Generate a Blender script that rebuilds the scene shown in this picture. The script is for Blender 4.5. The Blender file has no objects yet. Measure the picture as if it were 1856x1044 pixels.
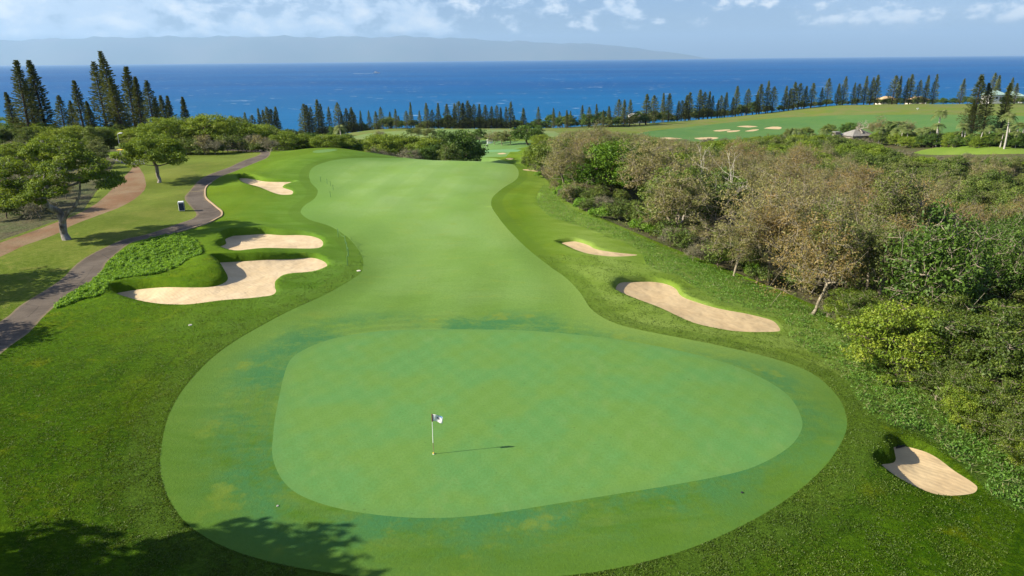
import bpy, math, random
import numpy as np
from mathutils import Vector, Matrix, Euler
from mathutils.geometry import delaunay_2d_cdt

RNG = np.random.default_rng(7)
random.seed(7)
SC = bpy.context.scene
COL = SC.collection

# ------------------------------------------------------------------ camera
W0, H0, F0 = 1856.0, 1044.0, 1238.0
CAM_Z = 18.1
PITCH, ROLL = math.radians(18.5), math.radians(0.55)
cam_data = bpy.data.cameras.new('camera')
cam = bpy.data.objects.new('camera', cam_data)
COL.objects.link(cam)
cam_data.sensor_width = 36.0
cam_data.lens = 36.0 * F0 / W0
cam_data.clip_start = 0.5
cam_data.clip_end = 120000.0
CAM_M = Matrix.Rotation(math.radians(90) - PITCH, 4, 'X') @ Matrix.Rotation(-ROLL, 4, 'Z')
cam.matrix_world = Matrix.Translation((0, 0, CAM_Z)) @ CAM_M
SC.camera = cam
R3 = np.array(CAM_M.to_3x3())

# ------------------------------------------------------------------ sky, sun, exposure
SUN_EL = math.radians(30.0)
SUN_AZ = math.radians(260.6)         # clockwise from +Y: the sun stands to the left, slightly behind
world = bpy.data.worlds.new('World')
SC.world = world
world.use_nodes = True
SC.view_settings.view_transform = 'Standard'
SC.view_settings.look = 'None'
SC.view_settings.gamma = 1.0
SC.view_settings.use_curve_mapping = False
SC.view_settings.exposure = 1.15


class NT:
    """small helper for building node trees"""
    def __init__(self, tree):
        self.t = tree
        tree.nodes.clear()

    def n(self, kind, props=None, **ins):
        nd = self.t.nodes.new(kind)
        for k, v in (props or {}).items():
            setattr(nd, k, v)
        for k, v in ins.items():
            key = int(k[1:]) if k[0] == 'i' and k[1:].isdigit() else k.replace('_', ' ')
            self.set(nd.inputs[key], v)
        return nd

    def set(self, sock, v):
        if isinstance(v, bpy.types.NodeSocket):
            self.t.links.new(v, sock)
        elif isinstance(v, bpy.types.Node):
            self.t.links.new(v.outputs[0], sock)
        else:
            if isinstance(v, (tuple, list)) and len(v) == 3 and sock.type == 'RGBA':
                v = (*v, 1.0)
            sock.default_value = v

    def math(self, op, a, b=0.0, clamp=False):
        nd = self.t.nodes.new('ShaderNodeMath')
        nd.operation = op
        nd.use_clamp = clamp
        self.set(nd.inputs[0], a)
        self.set(nd.inputs[1], b)
        return nd.outputs[0]

    def mix(self, fac, a, b, blend='MIX'):
        nd = self.t.nodes.new('ShaderNodeMix')
        nd.data_type = 'RGBA'
        nd.blend_type = blend
        nd.clamp_factor = True
        self.set(nd.inputs[0], fac)
        self.set(nd.inputs[6], a)
        self.set(nd.inputs[7], b)
        return nd.outputs[2]

    def noise(self, vec, scale, detail=3.0, rough=0.55, dist=0.0):
        nd = self.n('ShaderNodeTexNoise', None, Scale=scale, Detail=detail, Roughness=rough, Distortion=dist)
        if vec is not None:
            self.set(nd.inputs['Vector'], vec)
        return nd.outputs[0]

    def ramp(self, v, a, b, ya=0.0, yb=1.0, smooth=True):
        nd = self.t.nodes.new('ShaderNodeMapRange')
        nd.interpolation_type = 'SMOOTHSTEP' if smooth else 'LINEAR'
        self.set(nd.inputs[0], v)
        for i, q in ((1, a), (2, b), (3, ya), (4, yb)):
            self.set(nd.inputs[i], q)
        return nd.outputs[0]

    def attr(self, name):
        return self.n('ShaderNodeAttribute', {'attribute_name': name}).outputs['Fac']

    def scaled(self, vec, s, rot=0.0):
        return self.n('ShaderNodeMapping', None, Vector=vec, Scale=s, Rotation=(0, 0, rot)).outputs[0]


w = NT(world.node_tree)
sky = w.n('ShaderNodeTexSky', {'sky_type': 'NISHITA', 'sun_disc': False, 'sun_elevation': SUN_EL,
                               'sun_rotation': SUN_AZ, 'altitude': 60.0, 'air_density': 1.0,
                               'dust_density': 1.2, 'ozone_density': 2.0})
SKY_STRENGTH = 0.055
geo = w.n('ShaderNodeTexCoord')
sep = w.n('ShaderNodeSeparateXYZ', None, Vector=geo.outputs['Generated'])
zc = sep.outputs[2]
# cumulus seen edge-on: azimuth/elevation coordinates, the clouds flattened and denser in bands near the horizon
az = w.math('ARCTAN2', sep.outputs[0], sep.outputs[1])
el = w.math('ARCSINE', zc)
cv = w.n('ShaderNodeCombineXYZ', None, X=az, Y=w.math('MULTIPLY', el, 1.7), Z=0.0).outputs[0]
n1 = w.noise(cv, 21.0, 9.0, 0.58, 0.15)
n3 = w.noise(cv, 7.0, 3.0, 0.5)
n2 = w.noise(cv, 3.3, 3.0, 0.5)
side = w.ramp(az, -0.15, 0.35, 0.0, 1.0)
cover = w.ramp(az, -0.70, 0.30, 0.22, 0.015)
cover = w.math('ADD', cover, w.math('MULTIPLY', w.math('SUBTRACT', n3, 0.5), 0.55))
cover = w.math('ADD', cover, w.ramp(az, -2.4, -0.9, -0.12, 0.0))
n4 = w.noise(w.n('ShaderNodeCombineXYZ', None, X=az, Y=0.0, Z=2.0).outputs[0], 14.0, 3.0, 0.6)
b0 = w.math('ADD', w.math('MULTIPLY', w.math('SUBTRACT', n4, 0.5), 0.030), w.ramp(az, -0.5, 0.2, 0.024, 0.032))
basecut = w.math('MULTIPLY', w.ramp(w.math('SUBTRACT', el, b0), 0.0, 0.011), 1.0)
band = w.ramp(el, 0.075, 0.35, 0.0, -0.10)
cl = w.math('ADD', w.math('ADD', n1, cover), band)
cloud = w.math('MULTIPLY', w.ramp(cl, 0.51, 0.66), basecut)
wisps = w.math('MULTIPLY', w.ramp(w.math('ADD', n2, w.math('MULTIPLY', n1, 0.4)), 0.60, 0.95, 0.0, 0.40), w.ramp(el, 0.01, 0.06))
cloud = w.math('MAXIMUM', w.math('MULTIPLY', cloud, 0.72), wisps)
shade = w.ramp(n1, 0.46, 0.70)
ccol = w.mix(shade, (6.0, 7.2, 8.6), (10.4, 10.4, 9.9))
SKY_TINT = w.mix(1.0, sky.outputs[0], (0.70, 0.83, 1.22), 'MULTIPLY')
skyc = w.mix(cloud, SKY_TINT, ccol)
bg = w.n('ShaderNodeBackground', None, Color=skyc, Strength=SKY_STRENGTH)
wo = w.n('ShaderNodeOutputWorld', None, Surface=bg)

sun_data = bpy.data.lights.new('sun', 'SUN')
sun_data.energy = 4.9
sun_data.angle = math.radians(0.53)
sun_data.color = (1.0, 0.91, 0.74)
sun = bpy.data.objects.new('sun', sun_data)
COL.objects.link(sun)
SUN_DIR = Vector((math.sin(SUN_AZ) * math.cos(SUN_EL), math.cos(SUN_AZ) * math.cos(SUN_EL), math.sin(SUN_EL)))
sun.rotation_euler = SUN_DIR.to_track_quat('Z', 'Y').to_euler()
sun.location = (-60, -10, 60)
SC.cycles.max_bounces = 6
SC.cycles.diffuse_bounces = 3
SC.cycles.transmission_bounces = 3
SC.cycles.volume_bounces = 0

# ------------------------------------------------------------------ projection helpers (photo pixel -> ray, point -> photo pixel)
def rays(px):
    px = np.atleast_2d(np.asarray(px, float))[:, :2]
    d = np.stack([(px[:, 0] - W0 / 2) / F0, -(px[:, 1] - H0 / 2) / F0, -np.ones(len(px))], 1)
    return d @ R3.T


def project(p):
    p = np.atleast_2d(np.asarray(p, float)) - np.array([0, 0, CAM_Z])
    c = p @ R3
    dep = -c[:, 2]
    return np.stack([W0 / 2 + F0 * c[:, 0] / dep, H0 / 2 - F0 * c[:, 1] / dep, dep], 1)


def on_plane(px, z):
    d = rays(px)[0]
    t = (z - CAM_Z) / d[2]
    return (d[0] * t, d[1] * t, z)


SEA_Z = -42.0
# ------------------------------------------------------------------ terrain: smooth surface through surveyed points
CP = []
for a in [(786, 823, 0), (500, 760, 0), (1455, 760, 0), (950, 600, 0.1), (970, 940, -.1), (100, 1000, .1), (1800, 1030, -.4),
          (30, 800, .4), (200, 600, .5), (400, 495, .8), (500, 440, .7), (640, 470, .2), (0, 600, .3), (150, 500, .3),
          (370, 400, .4), (385, 320, .8), (480, 278, 1.0), (300, 345, .6), (118, 432, .6), (0, 450, .5),
          (800, 400, 0), (750, 340, .1), (700, 292, 0.2), (850, 294, -.6), (930, 312, -1), (600, 272, 1.4), (560, 330, .5),
          (200, 292, .6), (60, 330, .2), (230, 270, -1), (30, 268, -2), (400, 270, .3),
          (900, 500, .1), (1050, 450, .1), (1000, 380, -.2), (1000, 350, -1), (1200, 462, -.7), (1250, 560, -.3), (1430, 580, -1), (1600, 740, -.5),
          (1856, 920, -.7), (1680, 860, -.3), (1300, 650, 0),
          (930, 281, -6.5), (930, 262, -9.5), (930, 245, -12), (800, 240, -14), (700, 233, -17), (900, 233, -17), (1000, 232, -17),
          (1180, 243, -13), (1100, 226, -16), (1300, 214, -15), (1500, 192, -9), (1500, 225, -12), (1250, 252, -13), (1400, 235, -13),
          (1700, 218, -9), (1850, 193, -6), (1650, 190, -7), (1800, 272, -6), (1700, 266, -8)]:
    CP.append(on_plane(a[:2], a[2]))
CP += [(-25, 168, -8.5), (-8, 172, -8), (-45, 185, -9), (-20, 230, -12), (-70, 190, -5), (-60, 250, -13), (-110, 190, -5), (-110, 260, -14),
       (-150, 130, 0), (-200, 200, -10), (-220, 320, -24), (-120, 350, -22), (-60, 330, -17), (-330, 250, -20),
       (60, 90, -9), (80, 130, -12), (60, 60, -6.5), (42, 112, -6.5), (100, 90, -12), (110, 180, -12), (30, 152, -6), (150, 150, -11),
       (60, 205, -12), (90, 50, -9), (60, 25, -5), (100, 20, -8), (160, 80, -9), (250, 120, -4), (260, 40, -2), (200, 200, -6),
       (0, 0, 0), (-40, 0, .5), (40, 0, -1), (0, -60, .5), (-80, 30, .5), (-100, -50, 1), (100, -50, -2), (-120, 70, 0),
       (-600, -120, 6), (0, -160, 2), (600, -120, 6), (-600, 200, -18), (600, 200, 2), (400, 330, -2), (500, 420, -10), (620, 520, -26)]
for x in range(-650, 700, 130):
    k = max(0.0, min(1.0, (x - 0) / 300.0))
    CP.append((x, 470, -33 + 17 * k))
    CP.append((x, 540, -42.5 + 5 * k))
    CP.append((x, 640, -49))
CP = np.array(CP, float)


def _kern(d2):
    return np.sqrt(d2 + 12.0 ** 2)


_A = _kern(((CP[:, None, :2] - CP[None, :, :2]) ** 2).sum(-1))
_P = np.concatenate([np.ones((len(CP), 1)), CP[:, :2]], 1)
_M = np.block([[_A + 0 * np.eye(len(CP)), _P], [_P.T, np.zeros((3, 3))]])
_w = np.linalg.solve(_M, np.concatenate([CP[:, 2], np.zeros(3)]))


def base_z(xy):
    xy = np.atleast_2d(xy)[:, :2]
    out = np.empty(len(xy))
    for s in range(0, len(xy), 20000):
        q = xy[s:s + 20000]
        K = _kern(((q[:, None] - CP[None, :, :2]) ** 2).sum(-1))
        out[s:s + 20000] = K @ _w[:-3] + _w[-3] + q @ _w[-2:]
    return out


_T = 12.0 * 1.006 ** np.arange(720)


def hit(px):
    """where the line of sight through a photo pixel meets the terrain"""
    d = rays(px)
    out = np.zeros((len(d), 3))
    for i, v in enumerate(d):
        P = v[None] * _T[:, None] + np.array([0, 0, CAM_Z])
        diff = P[:, 2] - base_z(P)
        k = np.where(diff < 0)[0]
        k = k[0] if len(k) else len(_T) - 1
        k = max(k, 1)
        f = diff[k - 1] / (diff[k - 1] - diff[k] + 1e-9)
        t = _T[k - 1] + (_T[k] - _T[k - 1]) * min(max(f, 0), 1)
        out[i] = v * t + np.array([0, 0, CAM_Z])
    return out


def smooth_loop(pts, n=4, closed=True):
    p = np.asarray(pts, float)
    N = len(p)
    out = []
    rng = range(N) if closed else range(N - 1)
    for i in rng:
        if closed:
            a, b, c, d = p[i - 1], p[i], p[(i + 1) % N], p[(i + 2) % N]
        else:
            a, b, c, d = p[max(i - 1, 0)], p[i], p[i + 1], p[min(i + 2, N - 1)]
        for k in range(n):
            t = k / n
            out.append(0.5 * ((2 * b) + (-a + c) * t + (2 * a - 5 * b + 4 * c - d) * t * t + (-a + 3 * b - 3 * c + d) * t ** 3))
    if not closed:
        out.append(p[-1])
    return np.array(out)


def inside(xy, poly):
    x, y = xy[:, 0], xy[:, 1]
    r = np.zeros(len(xy), bool)
    bb = (x >= poly[:, 0].min()) & (x <= poly[:, 0].max()) & (y >= poly[:, 1].min()) & (y <= poly[:, 1].max())
    idx = np.where(bb)[0]
    if not len(idx):
        return r
    xs, ys = x[idx], y[idx]
    c = np.zeros(len(idx), bool)
    j = len(poly) - 1
    for i in range(len(poly)):
        xi, yi = poly[i]
        xj, yj = poly[j]
        if yi != yj:
            c ^= ((yi > ys) != (yj > ys)) & (xs < (xj - xi) * (ys - yi) / (yj - yi) + xi)
        j = i
    r[idx] = c
    return r


def dist_poly(xy, poly, closed=True):
    d = np.full(len(xy), 1e9)
    q = np.roll(poly, -1, 0) if closed else poly[1:]
    p = poly if closed else poly[:-1]
    for a, b in zip(p, q):
        ab = b - a
        L = max((ab ** 2).sum(), 1e-12)
        t = np.clip(((xy - a) @ ab) / L, 0, 1)
        dd = ((xy - a - t[:, None] * ab) ** 2).sum(1)
        np.minimum(d, dd, out=d)
    return np.sqrt(d)


def px_loop(pts, n=4):
    return hit(smooth_loop(pts, n))[:, :2]


# ---- outlines
GREEN = px_loop([(495, 790), (493, 815), (497, 840), (512, 870), (540, 895), (590, 915), (660, 930), (740, 938), (820, 938), (900, 930),
                 (1000, 914), (1100, 898), (1200, 882), (1300, 864), (1370, 845), (1430, 812), (1453, 778), (1450, 750), (1430, 718), (1390, 690),
                 (1330, 663), (1250, 640), (1150, 620), (1050, 607), (950, 599), (860, 597), (770, 597), (690, 600), (620, 610), (570, 625), (530, 648), (515, 680), (506, 720), (498, 760)])
FAIRWAY = px_loop([(290, 838), (300, 890), (330, 940), (375, 975), (440, 1003), (560, 1032), (700, 1050), (900, 1050), (1080, 1035), (1230, 1000), (1350, 950), (1440, 895), (1500, 845),
                   (1530, 795), (1533, 755), (1515, 715), (1470, 676), (1400, 650), (1300, 626), (1200, 606), (1120, 588), (1075, 565), (1050, 530), (1020, 500), (975, 465), (930, 425),
                   (900, 390), (890, 365), (905, 345), (935, 325), (940, 312), (934, 302), (922, 295), (905, 289), (880, 286.5), (850, 287), (780, 287.5), (715, 287), (670, 288.5), (620, 292), (585, 300), (562, 312), (563, 330), (576, 345), (570, 360), (552, 372), (545, 385),
                   (560, 398), (600, 410), (635, 435), (655, 462), (658, 482), (648, 500), (583, 537), (500, 577), (424, 620), (370, 662), (325, 715), (300, 770)])
PATH_R = [(-140, 760), (0, 641), (52, 603), (100, 555), (148, 524), (183, 493), (193, 476), (221, 452), (248, 438), (303, 428), (345, 417), (376, 407), (400, 395),
          (402, 383), (390, 372), (374, 362), (372, 348), (383, 331), (407, 317), (434, 307), (460, 297), (482, 288), (490, 280), (487, 275), (476, 272), (440, 270.5), (400, 271)]
PATH_L = [(400, 274), (440, 274), (466, 275.5), (472, 278.5), (465, 283), (440, 292), (414, 303), (379, 316), (359, 328), (345, 345), (335, 359), (340, 369), (355, 384), (352, 393), (331, 403), (297, 417), (262, 428),
          (224, 436), (193, 448), (155, 466), (131, 486), (114, 503), (79, 528), (34, 555), (0, 583), (-140, 680)]
_pr, _pl = hit(smooth_loop(PATH_R, 4, False))[:, :2], hit(smooth_loop(PATH_L, 4, False))[:, :2]
PATH = np.concatenate([_pr, _pl])
DIRT = px_loop([(-150, 500), (0, 440), (103, 403), (148, 383), (186, 359), (207, 338), (224, 321), (238, 308), (240, 302), (250, 302), (256, 310), (262, 321), (262, 345), (228, 369), (172, 393), (128, 410), (100, 424), (45, 443), (0, 464), (-150, 530)], 3)
CARPARK = px_loop([(205, 288), (215, 286), (235, 286), (262, 288), (262, 297), (240, 299), (225, 298), (212, 293)], 2)
BK = [
    dict(o=[(429, 321), (439, 318), (463, 322), (491, 326), (531, 327), (532, 329), (516, 335), (517, 340), (533, 346), (532, 352), (522, 354), (503, 353), (473, 344), (454, 340), (439, 331)],
         D=.7, M=.3, lab='light sand bunker farthest up the left side, in front of the mound'),
    dict(o=[(391, 446), (405, 438), (404, 429), (420, 421), (451, 419), (479, 417), (515, 419), (546, 420), (571, 424), (586, 432), (589, 443), (578, 450), (561, 452), (522, 451), (485, 455), (451, 456), (417, 453)],
         D=.75, M=.45, lab='oval sand bunker directly behind the large winding one on the left'),
    dict(o=[(202, 527), (214, 522), (252, 516.5), (293, 515), (345, 517), (385, 515), (407, 506), (404, 495), (396, 484), (385, 476), (399, 472), (436, 468.6), (473, 467), (522, 464), (565, 462), (589, 468.6), (597, 477), (589, 484), (565, 491.5), (522, 496), (505, 505),
            (503, 518), (505, 527), (494, 534.5), (460, 539), (411, 543.6), (350, 551), (310, 551), (262, 549), (221, 541), (205, 534)],
         D=.7, M=.5, lab='large winding pale sand bunker left of the fairway, nearest the cart path'),
    dict(o=[(1007, 436), (1027, 433), (1046, 433.5), (1069, 441), (1084, 449), (1115, 455), (1153, 459), (1157, 462), (1134, 464), (1103, 464), (1069, 460), (1046, 453), (1023, 443)],
         D=.35, M=.06, lab='slim orange tinted sand bunker on the right edge of the fairway'),
    dict(o=[(1111, 520), (1119, 508), (1142, 504), (1180, 502.5), (1211, 508), (1230, 518), (1241, 533), (1276, 547), (1314, 558), (1356, 566), (1402, 578), (1418, 594), (1416, 602), (1382, 603.5), (1350, 602), (1314, 598), (1257, 585), (1195, 558), (1149, 541), (1119, 529)],
         D=.4, M=.06, lab='long tan sand bunker right of the putting green beside the weeds'),
    dict(o=[(1580, 840), (1590, 831), (1612, 828), (1616, 816), (1606, 803), (1611, 796), (1627, 794), (1648, 797), (1684, 809.5), (1712, 826), (1740, 850), (1770, 872), (1782, 886), (1772, 898), (1732, 900), (1688, 896), (1640, 880), (1607, 862)],
         D=.65, M=.30, lab='small sand bunker at the lower right with a dark overhanging lip'),
]
FAR_BK = [
    dict(o=[(948, 308), (965, 308.5), (981, 309.5), (980, 312.5), (965, 311.5), (950, 309.5)], lab='thin bright sand bunker at the far right end of the fairway'),
    dict(o=[(901, 278), (912, 276.8), (918, 278), (910, 279.3)], lab='small sand bunker beside the farther green in the centre'),
    dict(o=[(916, 288), (925, 286.6), (931, 288), (925, 289.3)], lab='tiny sand patch under the yellowish tree by the fairway end'),
    dict(o=[(1194, 251.5), (1205, 249), (1222, 250), (1237, 251), (1220, 253), (1203, 253)], lab='leftmost sand bunker on the upper right fairway'),
    dict(o=[(1258, 250), (1285, 248.5), (1303, 250), (1290, 252.5), (1268, 252.5)], lab='sand bunker low on the upper right fairway, second from left'),
    dict(o=[(1292, 237.5), (1308, 235), (1323, 234.5), (1322, 236.5), (1305, 239)], lab='thin sand bunker in the middle cluster, left one of three'),
    dict(o=[(1317, 239), (1330, 236), (1342, 236), (1335, 239), (1322, 240)], lab='reddish sand bunker touching the thin bunker on the upper fairway'),
    dict(o=[(1335, 229.5), (1355, 227.8), (1374, 229), (1357, 231)], lab='highest slim sand bunker on the upper right fairway'),
    dict(o=[(1384, 232.5), (1400, 229.7), (1416, 231), (1413, 234), (1395, 233.5)], lab='rightmost bright sand bunker on the upper right fairway'),
    dict(o=[(1350, 237.5), (1362, 235), (1376, 234.5), (1370, 237), (1356, 238.5)], lab='small sand bunker below the highest one on the upper fairway'),
]
for b in BK:
    b['p'] = px_loop(b['o'], 4)
for b in FAR_BK:
    b['p'] = px_loop(b['o'], 2)
WEED_L = px_loop([(100, 555), (121, 538), (148, 524), (183, 495), (195, 478), (223, 457), (276, 436), (331, 431), (366, 455), (359, 469), (328, 493), (286, 508), (241, 513), (203, 519), (197, 534), (172, 545), (148, 547), (103, 560)], 2)
WEED_R = px_loop([(985, 335), (972, 365), (1000, 395), (1060, 415), (1130, 440), (1165, 462), (1180, 490), (1230, 500), (1290, 540), (1350, 558), (1420, 580), (1432, 615), (1480, 650), (1530, 690), (1562, 740), (1600, 775), (1655, 790), (1700, 810), (1760, 862), (1795, 900), (1856, 932), (1960, 985),
                  (1960, 860), (1856, 800), (1780, 760), (1700, 710), (1640, 660), (1590, 620), (1500, 570), (1420, 535), (1300, 487), (1210, 452), (1130, 418), (1060, 388), (1020, 370), (1005, 345)], 2)
_edge = hit([(1960, 850), (1856, 795), (1780, 752), (1700, 702), (1640, 652), (1590, 612), (1500, 563), (1420, 529), (1300, 481), (1210, 446), (1130, 412), (1060, 382), (1025, 365), (1012, 340), (990, 325), (960, 303)])[:, :2]
FOREST = np.concatenate([_edge, [(8, 190), (14, 235), (40, 262), (75, 262), (110, 250), (140, 262), (190, 250), (215, 205), (300, 205), (330, 60), (300, -40), (60, -20)]])
_le = hit([(150, 381), (103, 400), (0, 436), (-150, 490)])[:, :2]
SCRUB_L = np.concatenate([_le, [(-160, 20), (-330, 100), (-330, 300), (-90, 300), (-45, 240), (-30, 176), (-52, 160), (-64, 150), (-90, 146)],
                          hit([(262, 286), (215, 285), (200, 310)])[:, :2]])
DRY_L = np.concatenate([_pl[::-1], hit([(470, 272), (400, 269), (300, 283), (262, 286)])[:, :2], [(-200, 130), (-200, -20), (-60, -40)]])
FAR_FW = px_loop([(1120, 250), (1180, 238), (1250, 230), (1350, 219), (1450, 212), (1560, 208), (1700, 208), (1856, 210), (1960, 210), (1960, 255), (1856, 250), (1700, 250), (1600, 250), (1500, 248), (1400, 250), (1300, 255), (1200, 258)], 2)
MID_FW = px_loop([(850, 284), (890, 285), (918, 284), (928, 272), (975, 262), (1000, 255), (960, 257), (900, 255), (852, 254), (845, 262)], 2)
FAR_GREEN = px_loop([(858, 273.5), (880, 271.5), (920, 271), (945, 272), (938, 275), (900, 276), (865, 275.5)], 2)
TEE = px_loop([(567, 279), (575, 276.5), (605, 275.8), (612, 277.5), (600, 280), (575, 281)], 2)
STRIP = px_loop([(1655, 277), (1700, 267), (1780, 262), (1856, 260), (1960, 258), (1960, 276), (1856, 279), (1780, 280), (1700, 281)], 2)
COAST_FW = px_loop([(640, 252), (660, 243), (740, 236), (850, 234.5), (950, 236), (1005, 238), (1010, 248), (950, 249), (850, 246), (760, 250)], 2)

MOUNDS = []      # (x, y, height, radius)
for (mx, my, h, r) in [(345, 492, .55, 3.2), (385, 500, .4, 1.6), (440, 345, .5, 4.0), (470, 318, .3, 3), (330, 440, .35, 3.5), (600, 274, .5, 9), (540, 300, .4, 6),
                       (480, 459, .25, 2.0), (1590, 822, .25, 1.1), (1560, 880, .15, 3), (420, 400, .3, 4), (1100, 500, .2, 3), (620, 300, .3, 6)]:
    p = hit([(mx, my)])[0]
    MOUNDS.append((p[0], p[1], h, r))


def vnoise(xy, s, seed):
    """smooth pseudo noise made of rotated sines"""
    r = np.random.default_rng(seed)
    o = np.zeros(len(xy))
    for k in range(6):
        a = r.uniform(0, 6.28)
        f = r.uniform(.6, 1.6) / s
        o += np.sin((xy[:, 0] * math.cos(a) + xy[:, 1] * math.sin(a)) * f * 6.28 + r.uniform(0, 6.28) + 1.3 * np.sin(xy[:, 1] * f * 2.1 + k))
    return o / 6


U_LIP = np.array([0.80, -0.60])


def final_z(xy):
    z = base_z(xy)
    far = np.clip(np.hypot(xy[:, 0], xy[:, 1]) / 120.0, 0, 1)
    green_d = dist_poly(xy, GREEN[::4])
    calm = np.where(inside(xy, GREEN), 0.15, np.clip(0.15 + green_d / 12.0, 0, 1))
    z = z + calm * (0.10 * vnoise(xy, 9.0, 1) + 0.22 * far * vnoise(xy, 26.0, 2))
    for (x, y, h, r) in MOUNDS:
        z = z + h * np.exp(-((xy[:, 0] - x) ** 2 + (xy[:, 1] - y) ** 2) / (r * r))
    for b in BK:
        P = b['p']
        near = (np.abs(xy[:, 0] - P[:, 0].mean()) < 25) & (np.abs(xy[:, 1] - P[:, 1].mean()) < 25)
        idx = np.where(near)[0]
        if not len(idx):
            continue
        q = xy[idx]
        d = dist_poly(q, P)
        ins = inside(q, P)
        s = P @ U_LIP
        t = (q @ U_LIP - s.min()) / (s.max() - s.min())       # 0 at the high (sun side, back) lip
        T = b['D'] * (0.10 + 0.90 * (1 - np.clip(t, 0, 1)) ** 1.5)
        ww = 0.22
        dz = np.where(ins, -T * np.clip(d / ww, 0, 1) - 0.10 * (1 - np.exp(-d / 1.2)), 0.0)
        mound = b['M'] * np.clip(1 - t * 1.6, 0, 1) * np.exp(-(d / 2.2) ** 2)
        dz += np.where(ins, mound * np.exp(-(d / .5)), mound)
        zz = z[idx]
        z[idx] = zz + dz
    return z


def inset(poly, w):
    area = 0.5 * np.sum(poly[:, 0] * np.roll(poly[:, 1], -1) - np.roll(poly[:, 0], -1) * poly[:, 1])
    t = np.roll(poly, -1, 0) - np.roll(poly, 1, 0)
    t /= np.linalg.norm(t, axis=1)[:, None] + 1e-9
    n = np.stack([-t[:, 1], t[:, 0]], 1) * (1 if area > 0 else -1)
    q = poly + n * w
    keep = inside(q, poly) & (dist_poly(q, poly) > w * 0.85)
    return q[keep]


# ---- mesh vertices
pts = []
r = 13.0
while r < 900:
    dr = r * 0.0125
    step = 0.0135
    a0, a1 = -0.80, 0.80
    for k in range(int((a1 - a0) / step)):
        a = a0 + (k + RNG.uniform(-.3, .3)) * step
        rr = r + RNG.uniform(-.3, .3) * dr
        pts.append((rr * math.sin(a), rr * math.cos(a)))
    r += dr
for x in np.arange(-700, 701, 20.0):
    for y in np.arange(-160, 660, 20.0):
        ang = math.atan2(x, y)
        if abs(ang) > 0.82 or math.hypot(x, y) < 11:
            pts.append((x + RNG.uniform(-3, 3), y + RNG.uniform(-3, 3)))
for x in np.arange(-40, 40, 2.5):
    for y in np.arange(-20, 14, 2.5):
        pts.append((x + RNG.uniform(-.5, .5), y + RNG.uniform(-.5, .5)))
for b in BK:
    P = b['p']
    mn, mx = P.min(0) - 3, P.max(0) + 3
    st = max(0.28, np.linalg.norm(mx - mn) / 55)
    g = np.stack(np.meshgrid(np.arange(mn[0], mx[0], st), np.arange(mn[1], mx[1], st)), -1).reshape(-1, 2)
    g += RNG.uniform(-.2, .2, g.shape) * st
    d = dist_poly(g, P)
    g = g[(d > 0.3) & ((d < 2.8) | inside(g, P))]
    pts += [tuple(q) for q in g]
pts = [p for p in pts if -700 <= p[0] <= 700 and -160 <= p[1] <= 660]
verts2 = [Vector(p) for p in pts]
edges = []


def add_loop(P, closed=True):
    s = len(verts2)
    for p in P:
        verts2.append(Vector((float(p[0]), float(p[1]))))
    n = len(P)
    for i in range(n if closed else n - 1):
        edges.append((s + i, s + (i + 1) % n))


SAND = []
for b in BK:
    add_loop(b['p'])
    si = inset(b['p'], 0.22)
    SAND.append(si)
    add_loop(si)
for P in [GREEN, FAIRWAY, PATH, DIRT, CARPARK, WEED_L, WEED_R, FOREST, SCRUB_L, DRY_L, FAR_FW, MID_FW, FAR_GREEN, TEE, STRIP, COAST_FW]:
    add_loop(P)
for b in FAR_BK:
    add_loop(b['p'])
cv_, ce_, cf_, _, _, _ = delaunay_2d_cdt(verts2, edges, [], 0, 1e-4)
V2 = np.array([tuple(v) for v in cv_])
F = np.array([f for f in cf_ if len(f) == 3], dtype=np.int64)
VZ = final_z(V2)
print('terrain', len(V2), len(F))
CEN = V2[F].mean(1)
reg = np.zeros(len(F), int)
ORDER = [('dry', DRY_L), ('scrubL', SCRUB_L), ('forest', FOREST), ('coast', COAST_FW), ('farfw', FAR_FW), ('midfw', MID_FW), ('fargreen', FAR_GREEN), ('tee', TEE), ('strip', STRIP),
         ('weedR', WEED_R), ('weedL', WEED_L), ('fairway', FAIRWAY), ('green', GREEN), ('dirt', DIRT), ('carpark', CARPARK), ('path', PATH)]
for i, (nm, P) in enumerate(ORDER):
    reg[inside(CEN, P)] = i + 1
RID = {nm: i + 1 for i, (nm, _) in enumerate(ORDER)}
RID['rough'] = 0
for i, b in enumerate(BK):
    reg[inside(CEN, b['p'])] = 0
    reg[inside(CEN, SAND[i])] = 100 + i
for i, b in enumerate(FAR_BK):
    reg[inside(CEN, b['p'])] = 200 + i

near_green = dist_poly(V2, GREEN)
ins_green = inside(V2, GREEN)
A_GREEN = np.where(ins_green, -near_green, near_green)
near_fw = dist_poly(V2, FAIRWAY)
A_FW = np.where(inside(V2, FAIRWAY), -near_fw, near_fw)
A_PATH = dist_poly(V2, PATH)


def mesh_np(name, verts, faces, attrs=None, smooth=False):
    """verts (n,3), faces (m,k) -> mesh, fast"""
    me = bpy.data.meshes.new(name)
    faces = np.asarray(faces)
    k = faces.shape[1]
    me.vertices.add(len(verts))
    me.vertices.foreach_set('co', np.asarray(verts, np.float32).ravel())
    me.loops.add(faces.size)
    me.loops.foreach_set('vertex_index', faces.astype(np.int32).ravel())
    me.polygons.add(len(faces))
    me.polygons.foreach_set('loop_start', (np.arange(len(faces)) * k).astype(np.int32))
    me.polygons.foreach_set('loop_total', np.full(len(faces), k, np.int32))
    if smooth:
        me.polygons.foreach_set('use_smooth', np.ones(len(faces), bool))
    me.update(calc_edges=True)
    for an, av in (attrs or {}).items():
        a = me.attributes.new(an, 'FLOAT', 'POINT')
        a.data.foreach_set('value', np.asarray(av, np.float32))
    return me


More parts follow.
